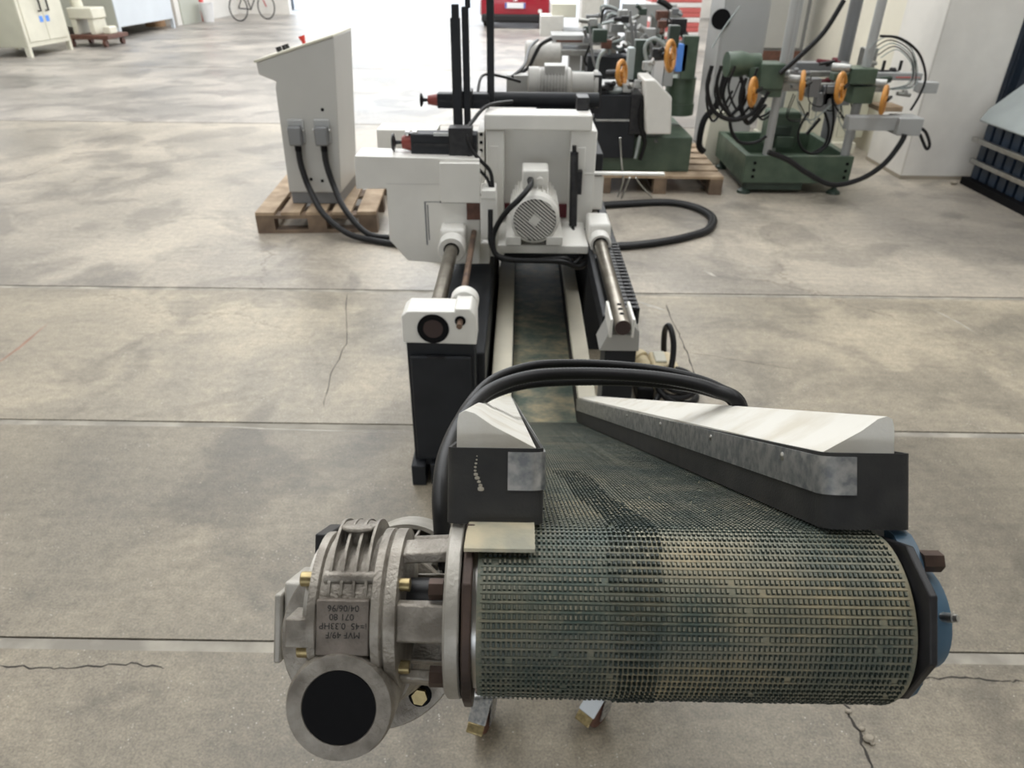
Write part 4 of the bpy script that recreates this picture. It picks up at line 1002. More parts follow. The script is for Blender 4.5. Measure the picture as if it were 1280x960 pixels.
# ------------------------------------------------------------------ green boring machine by the pillar
gmx = thing('boring_machine', (2.2, 6.0, 0), 'green boring machine with steel posts and orange handwheels beside the white pillar', 'machine')
GY = 5.68
b = MB(); b.box((1.76, GY, 0.09), (2.60, GY + 0.05, 0.30)); b.box((1.76, 6.55, 0.09), (2.60, 6.60, 0.30)); b.box((1.76, GY + 0.05, 0.09), (1.81, 6.55, 0.30)); b.box((2.55, GY + 0.05, 0.09), (2.60, 6.55, 0.30)); b.box((1.81, GY + 0.05, 0.09), (2.55, 6.55, 0.13)); gbase = b.build('base_frame', 'green_paint', gmx, bevel=0.004)
b = MB(); b.box((1.80, GY + 0.02, 0.03), (2.25, GY + 0.5, 0.0895)); b.build('base_skirt', 'green_dark', gmx, bevel=0.004)
for x, y in ((1.80, GY + 0.05), (2.52, GY + 0.05), (1.80, 6.5), (2.52, 6.5)):
    b = MB(); b.lathe([(0.055, 0), (0.05, 0.02), (0.02, 0.04), (0.018, 0.0905)], (x, y, 0), (0, 0, 1), 16); b.build('foot', 'green_dark', gmx)
for x in (1.835, 2.555):
    for z in (0.14, 0.19, 0.245):
        b = MB(); b.cyl((x, GY - 0.004, z), (x, GY + 0.002, z), 0.013, n=10); b.build('bolt_hole', 'rubber_black', gbase)
for x, y, r, m in ((1.93, 5.73, 0.032, 'grey_light'), (2.55, 5.75, 0.034, 'grey_light'), (2.66, 6.45, 0.05, 'tin_grey'), (2.20, 6.45, 0.04, 'grey_light')):
    b = MB(); b.cyl((x, y, 0.13), (x, y, 1.95), r, n=18); b.build('steel_post', m, gmx)
# clamped heads and cross slides
def gbox(u0, v0, u1, v1, y, d, name, m, parent=gmx, bev=0.006): return bxp(u0, v0, u1, v1, y, d, name, m, parent, bev)
gbox(953, 80, 978, 112, 5.62, 0.22, 'clamp_head', 'green_paint'); gbox(960, 108, 976, 122, 5.64, 0.18, 'clamp_head', 'green_paint')
gbox(1066, 86, 1094, 106, 5.62, 0.22, 'clamp_head', 'green_paint'); gbox(1068, 108, 1090, 130, 5.64, 0.18, 'clamp_head', 'green_paint')
gbox(1044, 92, 1082, 102, 5.66, 0.10, 'cross_slide', 'green_paint'); gbox(938, 84, 960, 98, 5.66, 0.12, 'cross_slide', 'green_paint')
p = at(922, 80, y=5.72); b = MB(); b.lathe([(0.03, -0.09), (0.085, -0.085), (0.09, 0.02), (0.07, 0.08), (0.07, 0.16), (0.03, 0.165)], p, (1, 0.1, 0.03), 22); b.build('spindle_motor', 'green_paint', gmx)
b = MB(); b.box((1.95, 5.86, 0.745), (2.80, 5.93, 0.80)); b.box((1.99, 6.0, 0.83), (2.62, 6.05, 0.87)); b.box((2.3, 5.8, 0.70), (2.42, 6.1, 0.745)); b.build('slide_rails', 'strip_metal', gmx, bevel=0.003)
for (u, v) in ((978, 98), (1085, 103), (1040, 84), (965, 92)):
    p = at(u, v, y=5.70); b = MB(); b.cyl(p, p + V(0.11, -0.06, 0.0), 0.03, n=16); b.build('valve_cylinder', 'strip_metal', gmx)
for (u, v, r, ax) in ((941, 115, 0.088, (0.86, -0.5, 0.1)), (1003, 107, 0.088, (0.92, -0.35, 0.1)), (1051, 110, 0.095, (0.78, -0.60, 0.12)), (1105, 125, 0.088, (0.84, -0.50, 0.05))):
    p = at(u, v, y=5.50); ax = Vector(ax).normalized(); e = ax.orthogonal().normalized(); g = ax.cross(e)
    b = MB(); b.torus(p, ax, r, 0.016, 26, 10)
    for k in range(3):
        a = 2 * math.pi * k / 3 + 0.4; b.cyl(p, p + (e * math.cos(a) + g * math.sin(a)) * r, 0.011, n=8)
    b.cyl(p - ax * 0.02, p + ax * 0.02, 0.028, n=16)
    hw = b.build('handwheel', 'orange_plastic', gmx)
    b = MB(); b.cyl(p - ax * 0.10, p - ax * 0.02, 0.016, n=12) if False else b.cyl(p + ax * 0.02, p + ax * 0.10 + V(0, 0.14, 0), 0.014, n=12); b.build('wheel_axle', 'black_steel', hw)
gbox(966, 140, 995, 186, 6.05, 0.22, 'motor_housing', 'green_paint', bev=0.02); gbox(970, 158, 988, 170, 6.02, 0.03, 'motor_plate', 'green_dark'); gbox(972, 171, 990, 186, 6.0, 0.05, 'motor_plate', 'green_paint')
gbox(1063, 146, 1132, 164, 5.55, 0.10, 'support_arm', 'grey_light'); gbox(1126, 148, 1150, 170, 5.50, 0.20, 'arm_block', 'grey_light')
gbox(1098, 91, 1152, 101, 5.95, 0.08, 'upper_arm', 'grey_light'); gbox(1120, 96, 1150, 98, 5.945, 0.01, 'arm_mark', 'stripe_red'); gbox(1152, 103, 1171, 117, 5.75, 0.10, 'arm_end', 'grey_light')
gbox(1100, 133, 1128, 140, 5.62, 0.2, 'wood_block', 'pallet_wood')
for u in (1103, 1124, 1141):
    p = at(u, 88, y=5.98); b = MB(); b.cyl(p, p + V(0, 0, 0.07), 0.012, n=10); b.build('arm_pin', 'black_steel', gmx)
def ghose(pts, r, y, nm='hose', m='hose_black', parent=gmx):
    P = [at(u, v, y=(y if not isinstance(y, (list, tuple)) else y[0] + (y[1] - y[0]) * i / (len(pts) - 1))) for i, (u, v) in enumerate(pts)]
    b = MB(); b.tube(P, r, 8, 6); return b.build(nm, m, parent)
ghose([(960, 190), (985, 200), (1010, 217), (1040, 231), (1075, 224), (1105, 205), (1125, 180), (1131, 168)], 0.020, 5.45)
ghose([(890, 82), (884, 110), (892, 138), (915, 150), (940, 142), (955, 122)], 0.016, 5.55)
ghose([(902, 82), (896, 105), (900, 128), (914, 146)], 0.014, 5.6); ghose([(926, 96), (930, 115), (925, 132), (912, 146)], 0.014, 5.6)
ghose([(912, 148), (915, 165), (925, 178), (945, 178), (958, 170)], 0.013, 5.6)
ghose([(908, 90), (896, 130), (880, 150), (874, 180), (880, 190)], 0.026, 6.0)
ghose([(1055, 0), (1030, 40), (1000, 70), (975, 92)], 0.018, 5.6)
ghose([(1100, 45), (1125, 48), (1148, 66), (1157, 95), (1150, 118), (1138, 138)], 0.009, 5.6)
ghose([(1010, 140), (998, 165), (1002, 185), (1018, 192), (1035, 180), (1042, 150), (1040, 120)], 0.010, 5.8)
ghose([(1030, 138), (1036, 160), (1030, 182), (1012, 193)], 0.010, 5.85); ghose([(1025, 148), (1008, 168)], 0.014, 5.8)
ghose([(1147, 158), (1157, 165), (1162, 180), (1158, 186), (1150, 168)], 0.011, 5.55)
ghose([(925, 8), (905, 35), (890, 60)], 0.006, 5.8, m='hose_clear'); ghose([(1040, 130), (1015, 150), (1000, 140)], 0.005, 5.8, m='hose_clear')
for i in range(10):
    u, v = rnd.uniform(960, 1095), rnd.uniform(78, 132); p = at(u, v, y=5.85)
    b = MB(); s_ = rnd.uniform(0.015, 0.035); b.box(p - V(s_ * 1.6, s_, s_), p + V(s_ * 1.6, s_, s_)); b.cyl(p, p + V(0.06, -0.03, 0.02), s_ * 0.6, n=10)
    b.build('fitting', ('black_steel', 'strip_metal', 'grey_light')[i % 3], gmx, bevel=0.004)
for k in range(9):
    u0, v0 = rnd.uniform(885, 960), rnd.uniform(80, 100); ghose([(u0, v0), (u0 - 10 + 6 * rnd.random(), v0 + 28), (u0 + 8 * rnd.random(), v0 + 55), (u0 + 28, v0 + 45 * rnd.random())], rnd.choice((0.006, 0.009, 0.013)), rnd.uniform(5.55, 6.0))
for k in range(9):
    u0, v0 = rnd.uniform(985, 1060), rnd.uniform(95, 120); ghose([(u0, v0), (u0 - 12 * rnd.random(), v0 + 30), (u0 + 14, v0 + 30 + 30 * rnd.random()), (u0 + 26 * rnd.random(), v0 + 10)], rnd.choice((0.004, 0.006, 0.010)), rnd.uniform(5.7, 6.1), m=rnd.choice(('hose_black', 'hose_black', 'hose_clear')))
for k in range(5):
    ghose([(1085 + 4 * k, 60 + 3 * k), (1110 + 3 * k, 46 + 4 * k), (1140, 62 + 5 * k), (1146 - 3 * k, 105), (1120 - 5 * k, 112)], 0.004, 5.7 + 0.04 * k, m='hose_black' if k % 2 else 'hose_clear')
for k in range(16):
    u, v = rnd.uniform(962, 1130), rnd.uniform(76, 120); p = at(u, v, y=rnd.uniform(5.8, 6.2)); s_ = rnd.uniform(0.012, 0.03)
    b = MB(); b.cyl(p - V(rnd.uniform(0.05, 0.14), 0.02, 0), p + V(0.06, 0, rnd.uniform(-0.02, 0.02)), s_, n=10); b.lathe([(s_ * 1.5, 0), (s_ * 1.5, 0.03)], p, (1, 0, 0), 10)
    b.build('fitting', rnd.choice(('black_steel', 'strip_metal', 'tin_grey', 'green_dark', 'maroon')), gmx)
gbox(995, 78, 1060, 90, 6.1, 0.12, 'slide_beam', 'tin_grey'); gbox(1082, 60, 1092, 90, 6.2, 0.1, 'valve_block', 'strip_metal')
for (u, v) in ((1037, 120), (1018, 110), (1028, 128)): gbox(u - 5, v - 12, u + 5, v + 12, 5.8, 0.08, 'valve_block', 'tin_grey')

# ------------------------------------------------------------------ green machine on the pallet
pallet('wooden_pallet', 0.62, 5.66, R_(-1), 0.98, 1.2, 'wooden pallet under the green machine with the white cover', boards=6)
gm2 = thing('moulding_machine', (1.1, 6.2, 0.146), 'green machine with black panels and a white belt cover on a pallet', 'machine')
PY = 5.78
b = MB(); a_ = at(745, 200, y=PY); c_ = at(866, 172, y=PY); b.box((a_.x, PY, 0.146), (c_.x, PY + 0.85, c_.z)); b.build('machine_base', 'green_paint', gm2, bevel=0.006)
bxp(741, 152, 791, 198, PY - 0.03, 0.5, 'black_panel', 'dark_paint', gm2, 0.004)
bxp(744, 119, 794, 149, PY - 0.02, 0.5, 'black_panel', 'dark_paint', gm2, 0.004)
bxp(745, 149, 788, 152, PY - 0.035, 0.3, 'panel_trim', 'strip_metal', gm2, 0.001)
bxp(790, 118, 808, 168, PY - 0.04, 0.4, 'black_column', 'black_steel', gm2, 0.004)
wc = pxz([(806, 100), (820, 100), (840, 122), (839, 168), (808, 168)], PY - 0.15)
b = MB(); b.prism(wc, lambda p, q, a: V(p, a, q), PY - 0.15, PY + 0.25); b.build('belt_cover', 'white_paint', gm2, bevel=0.01, label='white angular belt cover')
p = at(848, 128, y=PY + 0.5); b = MB(); b.cyl(p, p + V(0.0, 0, 0.2), 0.12, n=24); b.cyl((p.x, p.y, 0.5), p, 0.13, n=24); b.build('green_motor', 'green_paint', gm2)
for u0, v0, u1, v1, m in ((795, 50, 808, 100, 'green_dark'), (838, 32, 848, 60, 'green_dark'), (856, 45, 868, 100, 'green_paint'), (818, 75, 828, 118, 'white_plastic'), (829, 82, 840, 108, 'grey_light'), (848, 55, 857, 90, 'sticker_blue'), (786, 60, 792, 100, 'hose_clear')):
    bxp(u0, v0, u1, v1, PY + 0.35, 0.10, 'column', m, gm2, 0.006)
bxp(700, 108, 792, 117, PY + 0.1, 0.4, 'work_table', 'grey_light', gm2, 0.003)
for (u, v, r) in ((777, 92, 0.085), (838, 70, 0.10)):
    p = at(u, v, y=PY + 0.1); ax = Vector((0.88, -0.45, 0.1)).normalized(); e = ax.orthogonal().normalized(); g = ax.cross(e)
    b = MB(); b.torus(p, ax, r, 0.018, 24, 10); b.cyl(p - ax * 0.02, p + ax * 0.02, 0.03, n=14)
    for k in range(3):
        a = 2 * math.pi * k / 3; b.cyl(p, p + (e * math.cos(a) + g * math.sin(a)) * r, 0.012, n=8)
    hw = b.build('handwheel', 'orange_plastic', gm2)
    b = MB(); b.cyl(p - ax * 0.12, p - ax * 0.02, 0.03, n=14); b.build('wheel_axle', 'black_steel', hw)
p = at(770, 114, y=PY); b = MB(); b.ball((p.x, PY + 0.06, p.z), 0.055, 12, (1.3, 0.8, 0.6)); b.build('plastic_bag', 'clear_film', gm2)
ghose([(757, 62), (748, 75), (745, 105)], 0.012, 6.0, 'hose', 'hose_clear', gm2); ghose([(800, 170), (797, 185), (794, 198)], 0.012, 5.7, 'hose', 'hose_clear', gm2)
ghose([(806, 120), (800, 150), (806, 176), (800, 200)], 0.016, 5.72, 'hose', 'hose_black', gm2); ghose([(812, 90), (806, 60), (818, 48), (836, 60)], 0.014, 6.1, 'hose', 'hose_clear', gm2)
for (u, v, m) in ((752, 112, 'black_steel'), (762, 108, 'black_steel'), (784, 110, 'strip_metal'), (800, 105, 'strip_metal'), (822, 66, 'black_steel'), (810, 82, 'strip_metal'), (795, 175, 'black_steel'), (815, 178, 'tin_grey')):
    p = at(u, v, y=PY + 0.05); b = MB(); b.box(p - V(0.04, 0.03, 0.03), p + V(0.03, 0.03, 0.03)); b.cyl(p, p + V(0.03, -0.05, 0.03), 0.02, n=10); b.build('fitting', m, gm2, bevel=0.005)

# ------------------------------------------------------------------ machine farther back
bkm = thing('panel_machine', (1.2, 9.0, 0), 'grey machine with motor and tangled pipes standing farther back behind the green one', 'machine')
BY = 8.6
p = at(656, 68, y=BY); q = at(700, 68, y=BY)
b = MB(); b.lathe([(0.10, 0), (0.14, 0.02), (0.14, 0.10), (0.125, 0.11), (0.125, q.x - p.x), (0.09, q.x - p.x + 0.02)], (p.x, BY, p.z), (1, 0, 0), 28); b.build('motor', 'motor_grey', bkm)
bxp(690, 44, 775, 57, BY, 0.5, 'grey_beam', 'grey_light', bkm); bxp(695, 50, 728, 53, BY - 0.004, 0.01, 'beam_mark', 'brown_rust', bkm, 0)
bxp(688, 62, 740, 70, BY - 0.1, 0.6, 'table_top', 'strip_metal', bkm); bxp(712, 70, 724, 108, BY, 0.3, 'table_leg', 'grey_light', bkm); bxp(728, 66, 800, 108, BY + 0.5, 0.4, 'machine_body', 'tin_grey', bkm)
bxp(676, 20, 704, 46, BY + 0.8, 0.5, 'white_housing', 'motor_white', bkm); bxp(690, 5, 720, 22, BY + 0.9, 0.4, 'white_housing', 'cream_paint', bkm)
bxp(704, 38, 765, 44, BY + 0.6, 0.4, 'rail', 'tin_grey', bkm)
b = MB(); a_ = at(758, 62, y=BY); c_ = at(780, -40, y=BY); b.box((a_.x, BY + 0.1, 0.0), (c_.x, BY + 0.35, 1.75)); b.build('column', 'grey_paint', bkm, bevel=0.01)
bxp(780, 5, 845, 21, BY, 0.15, 'cross_beam', 'grey_light', bkm); bxp(796, 20, 806, 60, BY, 0.1, 'frame_leg', 'grey_light', bkm); bxp(815, 20, 828, 70, BY + 0.1, 0.1, 'frame_leg', 'strip_metal', bkm)
for k in range(7):
    u0 = 750 + 8 * rnd.random(); ghose([(u0, 30), (752 + 4 * k, 8 + 3 * k), (775 + 2 * k, 14 + 4 * k), (790 - k, 35 + 2 * k), (770 - 2 * k, 55)], 0.014, BY - 0.2 - 0.05 * k, 'hose', ('hose_clear', 'hose_black', 'tin_grey')[k % 3], bkm)
ghose([(748, 30), (760, 50), (775, 62), (790, 45)], 0.02, BY - 0.3, 'hose', 'hose_clear', bkm); ghose([(690, 48), (676, 56), (668, 70), (660, 85), (645, 95)], 0.02, BY - 0.5, 'hose', 'hose_black', bkm)
ghose([(822, 0), (836, 8), (846, 25), (850, 38)], 0.03, BY - 0.3, 'hose', 'hose_black', bkm)
for i in range(14):
    u, v = rnd.uniform(735, 830), rnd.uniform(18, 78); p = at(u, v, y=BY - 0.05); s_ = rnd.uniform(0.03, 0.07)
    b = MB(); b.box(p - V(s_, s_, s_ * 0.6), p + V(s_, s_, s_ * 0.6)); b.cyl(p, p + V(0.1, -0.05, rnd.uniform(-0.06, 0.08)), s_ * 0.5, n=10)
    b.build('fitting', ('tin_grey', 'strip_metal', 'green_dark', 'black_steel', 'grey_light')[i % 5], bkm, bevel=0.006)
a_ = at(726, 31, y=10.6); c_ = at(756, 0, y=10.6)
b = MB(); b.box((a_.x, 10.6, 0), (c_.x, 11.1, 1.75)); wb = b.build('cabinet_body', 'motor_white', None, bevel=0.01)
wcab = thing('white_cabinet', (a_.x, 10.8, 0), 'narrow white cabinet behind the tangled pipes', 'cabinet'); wb.parent = wcab; wb.matrix_parent_inverse = Matrix.Translation(-Vector(wcab.location))
b = MB(); b.box((a_.x + 0.05, 10.585, 0.1), (c_.x - 0.05, 10.6, 1.70)); b.build('cabinet_door', 'motor_white', wcab, bevel=0.004)

for k in range(22):
    u, v = rnd.uniform(700, 868), rnd.uniform(12, 100); p = at(u, v, y=rnd.uniform(7.4, 8.3)); s_ = rnd.uniform(0.03, 0.075)
    b = MB(); b.box(p - V(s_, s_, s_ * 0.8), p + V(s_, s_, s_ * 0.8)); b.cyl(p, p + V(rnd.uniform(-0.16, 0.16), -0.05, rnd.uniform(-0.12, 0.12)), s_ * 0.5, n=10)
    b.build('fitting', rnd.choice(('tin_grey', 'black_steel', 'green_dark', 'strip_metal', 'brown_rust', 'grey_light')), bkm, bevel=0.006)
for k in range(10):
    u, v = rnd.uniform(735, 860), rnd.uniform(10, 60); ghose([(u, v), (u + 14 * rnd.random(), v + 22), (u - 12 + 30 * rnd.random(), v + 45), (u + 10, v + 60)], rnd.choice((0.008, 0.012, 0.018)), rnd.uniform(7.3, 8.2), 'hose', rnd.choice(('hose_black', 'hose_clear', 'tin_grey')), bkm)
bxp(735, 70, 800, 100, 8.0, 0.3, 'dark_body', 'dark_paint', bkm, 0.01); bxp(838, 60, 866, 108, 7.9, 0.3, 'grey_body', 'tin_grey', bkm, 0.01)
# tall grey cabinet with round vent
gc = thing('vented_cabinet', (1.9, 7.3, 0), 'tall light grey cabinet with a round black vent near its top', 'cabinet')
a_ = at(868, 190, y=7.2); c_ = at(908, 8, y=7.2)
b = MB(); b.box((1.80, 7.2, 0.0), (2.22, 7.7, 1.62)); b.build('cabinet_body', 'grey_light', gc, bevel=0.008)
b = MB(); b.box((1.82, 7.19, 0.05), (2.20, 7.2, 1.58)); b.build('cabinet_door', 'grey_light', gc, bevel=0.004)
p = at(901, 24, y=7.19); b = MB(); b.cyl((p.x, 7.17, p.z), (p.x, 7.195, p.z), 0.085, n=26); b.build('round_vent', 'rubber_black', gc)
# beige box on the floor
bb = thing('beige_box', (1.9, 6.6, 0), 'small beige tapered box on the floor behind the hoses', 'box')
b = MB(); a_ = at(886, 212, z=0.0); x0 = a_.x; y0 = a_.y + 0.1
b.hexa([V(1.66, 6.64, 0), V(1.92, 6.64, 0), V(1.92, 6.88, 0), V(1.66, 6.88, 0)], [V(1.69, 6.66, 0.42), V(1.86, 6.66, 0.42), V(1.86, 6.84, 0.42), V(1.69, 6.84, 0.42)]); b.build('box_body', 'cream_paint', bb, bevel=0.01)
b = MB(); b.box((1.68, 6.65, 0.42), (1.87, 6.85, 0.44)); b.build('box_lid', 'cabinet_side', bb, bevel=0.004)
# grey double door cabinet behind the green machine
dcab = thing('grey_wardrobe', (3.0, 9.2, 0), 'dark-grey double-door cabinet behind the steel posts of the boring machine', 'cabinet')
a_ = at(928, 60, y=9.0); c_ = at(1004, 60, y=9.0)
b = MB(); b.box((a_.x, 9.0, 0.0), (c_.x, 9.6, 1.95)); b.build('cabinet_body', 'tin_grey', dcab, bevel=0.006)
mx_ = a_.x * 0.62 + c_.x * 0.38
for x0, x1 in ((a_.x + 0.04, a_.x + 0.10), (a_.x + 0.12, c_.x - 0.05)):
    b = MB(); b.box((x0, 8.98, 0.75), (x1, 9.0, 1.92)); b.build('cabinet_door', 'grey_paint', dcab, bevel=0.004)
b = MB(); b.box((a_.x + 0.03, 8.985, 0.60), (c_.x - 0.03, 9.0, 0.72)); b.build('rust_band', 'brown_rust', dcab)
# cream cupboard against the pillar
cc = thing('cream_cupboard', (3.0, 7.5, 0), 'long low cream cupboard with a base ledge behind the boring machine', 'cupboard')
b = MB(); b.box((2.45, 7.20, 0.10), (px0 - 0.03, 7.75, 0.70)); b.build('cupboard_body', 'cream_paint', cc, bevel=0.006)
b = MB(); b.box((2.43, 7.12, 0.0), (px0 - 0.03, 7.76, 0.10)); b.build('base_ledge', 'cream_paint', cc, bevel=0.004)
for k in range(3):
    x0 = 2.50 + k * 0.28; b = MB(); b.box((x0, 7.188, 0.14), (x0 + 0.25, 7.20, 0.66)); b.build('cupboard_door', 'cabinet_side', cc, bevel=0.003)
# partition wall running back from the pillar
b = MB(); b.box((px0 + 0.12, py1, 0), (px0 + 0.30, 11.5, 3.0)); struct(b.build('wall_partition', 'cream_wall'))

# rack with covered sheets right of the pillar
rk = thing('sheet_rack', (4.1, 5.3, 0), 'dark slatted rack with steel rails and a film-covered sheet right of the pillar', 'rack')
for z, x_ in ((0.20, 3.74), (0.37, 3.70)):
    b = MB(); b.box((x_ - 0.02, 4.2, z - 0.018), (x_ + 0.02, 6.05, z + 0.018)); b.build('rack_rail', 'steel', rk, bevel=0.004)
for k in range(15):
    y = 4.22 + k * 0.124
    b = MB(); b.box((3.77, y, 0.06), (4.3, y + 0.09, 0.50)); b.build('rack_slat', 'navy_sheet', rk, bevel=0.004)
b = MB(); b.box((3.72, 4.2, 0.0), (4.4, 6.08, 0.058)); b.build('rack_base', 'rubber_black', rk)
b = MB(); b.hexa([V(3.70, 4.2, 0.502), V(4.4, 4.2, 0.502), V(4.4, 6.08, 0.502), V(3.70, 6.08, 0.502)], [V(3.74, 4.2, 0.60), V(4.4, 4.2, 1.25), V(4.4, 6.0, 1.25), V(3.74, 6.06, 0.60)]); b.build('film_cover', 'clear_film', rk, bevel=0.015)
ns = thing('navy_screen', (5.0, 7.3, 0), 'dark navy corrugated sheet screen behind the rack, right of the pillar', 'screen')
for k in range(12):
    x = px1 + 0.04 + k * 0.18
    b = MB(); b.prism([(x, 7.30), (x + 0.04, 7.26), (x + 0.12, 7.26), (x + 0.16, 7.30), (x + 0.178, 7.30), (x + 0.178, 7.33), (x, 7.33)], lambda p, q, a: V(p, q, a), 0.0, 2.3); b.build('sheet_rib', 'navy_sheet', ns)
p = at(1205, 230, z=0); b = MB(); b.ball((p.x - 0.1, p.y - 0.02, 0.018), 0.026, 10, (1.2, 0.9, 0.7)); tag(b.build('stone', 'stone', None), 'small pale stone on the floor at the foot of the pillar', 'stone')

# ------------------------------------------------------------------ far right: stacked red and white boards
sb = thing('board_stack', (2.5, 16, 0), 'stack of red and white striped boards far behind the grey frame', 'boards')
a_ = at(812, 30, y=15.5); c_ = at(874, 30, y=15.5)
for k in range(12):
    b = MB(); b.box((a_.x, 15.5, 0.06 + 0.085 * k), (c_.x, 16.4, 0.06 + 0.085 * k + 0.08)); b.build('board', 'stripe_red' if k % 3 else 'stripe_white', sb, bevel=0.006)
b = MB(); b.box((a_.x, 15.55, 0.0), (c_.x, 15.75, 0.06)); b.box((a_.x, 16.1, 0.0), (c_.x, 16.3, 0.06)); b.build('bearer', 'pallet_dark', sb)
cl = thing('white_crates', (5.0, 13, 0), 'pale crate stack in the distance behind the boring machine', 'crates')
for k in range(3):
    b = MB(); b.box((3.55 + 0.1 * k, 12.4, 0.42 * k), (4.6 - 0.05 * k, 13.2, 0.42 * k + 0.40)); b.build('crate', ('stripe_white', 'cream_paint', 'stripe_red')[k], cl, bevel=0.02)

# ------------------------------------------------------------------ red car at the open end
cx_ = at(644, 6, y=21.3).x
car = thing('car', (cx_, 23.2, 0), 'dark red hatchback car seen from behind at the far open end', 'car')
CW = 0.98
secs = [(21.30, 0.26, 0.86, 0.70, 0.80), (21.34, 0.22, 1.02, 0.82, 0.92), (21.55, 0.20, 1.06, 0.86, 0.98), (22.2, 0.20, 1.05, 0.88, 1.0), (23.6, 0.20, 1.02, 0.88, 1.0), (24.6, 0.20, 0.92, 0.86, 0.98), (25.2, 0.24, 0.80, 0.78, 0.9), (25.32, 0.32, 0.66, 0.66, 0.8)]
b = MB(); loops = []
for y, z0, z1, wt, wm in secs:
    w = CW * wm; t = CW * wt
    loops.append([V(cx_ + sx * xx, y, zz) for sx, seq in ((1, [(w * 0.9, z0), (w, z0 + 0.12), (w, z0 + (z1 - z0) * 0.6), (t, z1)]), (-1, [(t, z1), (w, z0 + (z1 - z0) * 0.6), (w, z0 + 0.12), (w * 0.9, z0)])) for xx, zz in seq])
b.loft(loops); cbody = b.build('car_body', 'car_red', car, bevel=0.03, ang=50)
b = MB(); g_ = lambda y, z, w: [V(cx_ - w, y, z), V(cx_ + w, y, z)]
b.hexa([V(cx_ - 0.80, 21.45, 1.03), V(cx_ + 0.80, 21.45, 1.03), V(cx_ + 0.78, 24.5, 0.92), V(cx_ - 0.78, 24.5, 0.92)], [V(cx_ - 0.60, 21.85, 1.48), V(cx_ + 0.60, 21.85, 1.48), V(cx_ + 0.60, 23.3, 1.48), V(cx_ - 0.60, 23.3, 1.48)]); b.build('cabin_glass', 'glass_dark', car, bevel=0.05)
b = MB(); b.box((cx_ - 0.62, 21.80, 1.47), (cx_ + 0.62, 23.35, 1.53)); b.build('roof', 'car_red', car, bevel=0.03)
b = MB(); b.box((cx_ - 0.90, 21.22, 0.14), (cx_ + 0.90, 21.5, 0.34)); b.build('bumper', 'tyre', car, bevel=0.05)
b = MB(); b.box((cx_ - 0.27, 21.25, 0.48), (cx_ + 0.27, 21.31, 0.61)); npz = b.build('number_plate', 'plate_white', car, bevel=0.004)
for s_ in (-1, 1):
    b = MB(); b.box((cx_ + s_ * 0.245 - 0.022, 21.247, 0.482), (cx_ + s_ * 0.245 + 0.022, 21.252, 0.608)); b.build('plate_band', 'plate_blue', npz)
    b = MB(); b.box((cx_ + s_ * 0.66 - 0.14, 21.27, 0.86), (cx_ + s_ * 0.66 + 0.14, 21.5, 1.02)); b.build('tail_lamp', 'lamp_red', car, bevel=0.03)
    b = MB(); b.cyl((cx_ + s_ * 0.66, 21.215, 0.42), (cx_ + s_ * 0.66, 21.30, 0.42), 0.05, n=18); b.build('reflector', 'lamp_white', car)
    for y in (22.0, 24.5):
        b = MB(); b.lathe([(0.16, -0.10), (0.29, -0.10), (0.315, -0.07), (0.315, 0.07), (0.29, 0.10), (0.16, 0.10)], (cx_ + s_ * 0.78, y, 0.315), (1, 0, 0), 26); w_ = b.build('wheel', 'tyre', car)
        b = MB(); b.cyl((cx_ + s_ * 0.80, y, 0.315), (cx_ + s_ * 0.885, y, 0.315), 0.19, n=20); b.build('rim', 'strip_metal', w_)
    b = MB(); b.ball((cx_ + s_ * 1.00, 23.9, 1.02), 0.12, 12, (0.9, 0.6, 0.7)); b.build('mirror', 'car_red', car)
b = MB(); b.torus((cx_, 21.27, 0.72), (0, 1, 0), 0.065, 0.010, 22, 8); b.torus((cx_, 21.268, 0.72), (0, 1, 0), 0.028, 0.008, 18, 8); b.build('emblem', 'chrome', car)

# ------------------------------------------------------------------ left side of the hall
def floor_cab(name, x0, x1, y0, y1, h, leg, fm, sm, label, cat='cabinet', doors=2):
    t = thing(name, ((x0 + x1) / 2, (y0 + y1) / 2, 0), label, cat)
    b = MB(); b.box((x0, y0, leg), (x1 - 0.02, y1, h)); b.build('cabinet_body', sm, t, bevel=0.01)
    b = MB(); b.box((x1 - 0.02, y0, leg), (x1, y1, h)); fp = b.build('front_frame', fm, t, bevel=0.006)
    for x in (x0, x1 - 0.08):
        for y in (y0, y1 - 0.08):
            b = MB(); b.box((x, y, 0), (x + 0.08, y + 0.08, leg)); b.build('cabinet_foot', fm, t)
    if doors:
        w = (y1 - y0 - 0.16) / doors
        for k in range(doors):
            b = MB(); b.box((x1, y0 + 0.08 + k * w + 0.006, leg + 0.08), (x1 + 0.015, y0 + 0.08 + (k + 1) * w - 0.006, h - 0.05)); b.build('cabinet_door', fm, t, bevel=0.005)
    return t
ca = floor_cab('electrical_cabinet', -10.0, -8.88, 13.95, 15.35, 1.55, 0.16, 'cream_paint', 'cabinet_side', 'cream two-door cabinet with black handles and blue stickers by the left wall')
ym = (13.95 + 15.35) / 2
for s_ in (-1, 1):
    yy = ym + s_ * 0.10
    b = MB(); b.tube([(-8.86, yy + s_ * 0.02, 0.95), (-8.81, yy + s_ * 0.02, 0.95), (-8.81, yy + s_ * 0.02, 0.72), (-8.86, yy + s_ * 0.02, 0.72)], 0.018, 8, 1); b.box((-8.865, yy - 0.05, 0.94), (-8.85, yy + 0.05, 0.97)); b.build('door_handle', 'black_steel', ca)
    b = MB(); b.box((-8.864, yy - 0.055, 0.54), (-8.86, yy + 0.055, 0.64)); b.build('blue_sticker', 'sticker_blue', ca)
b = MB(); b.box((-9.55, 13.935, 1.00), (-9.25, 13.95, 1.12)); b.build('red_label', 'red_plastic', ca)
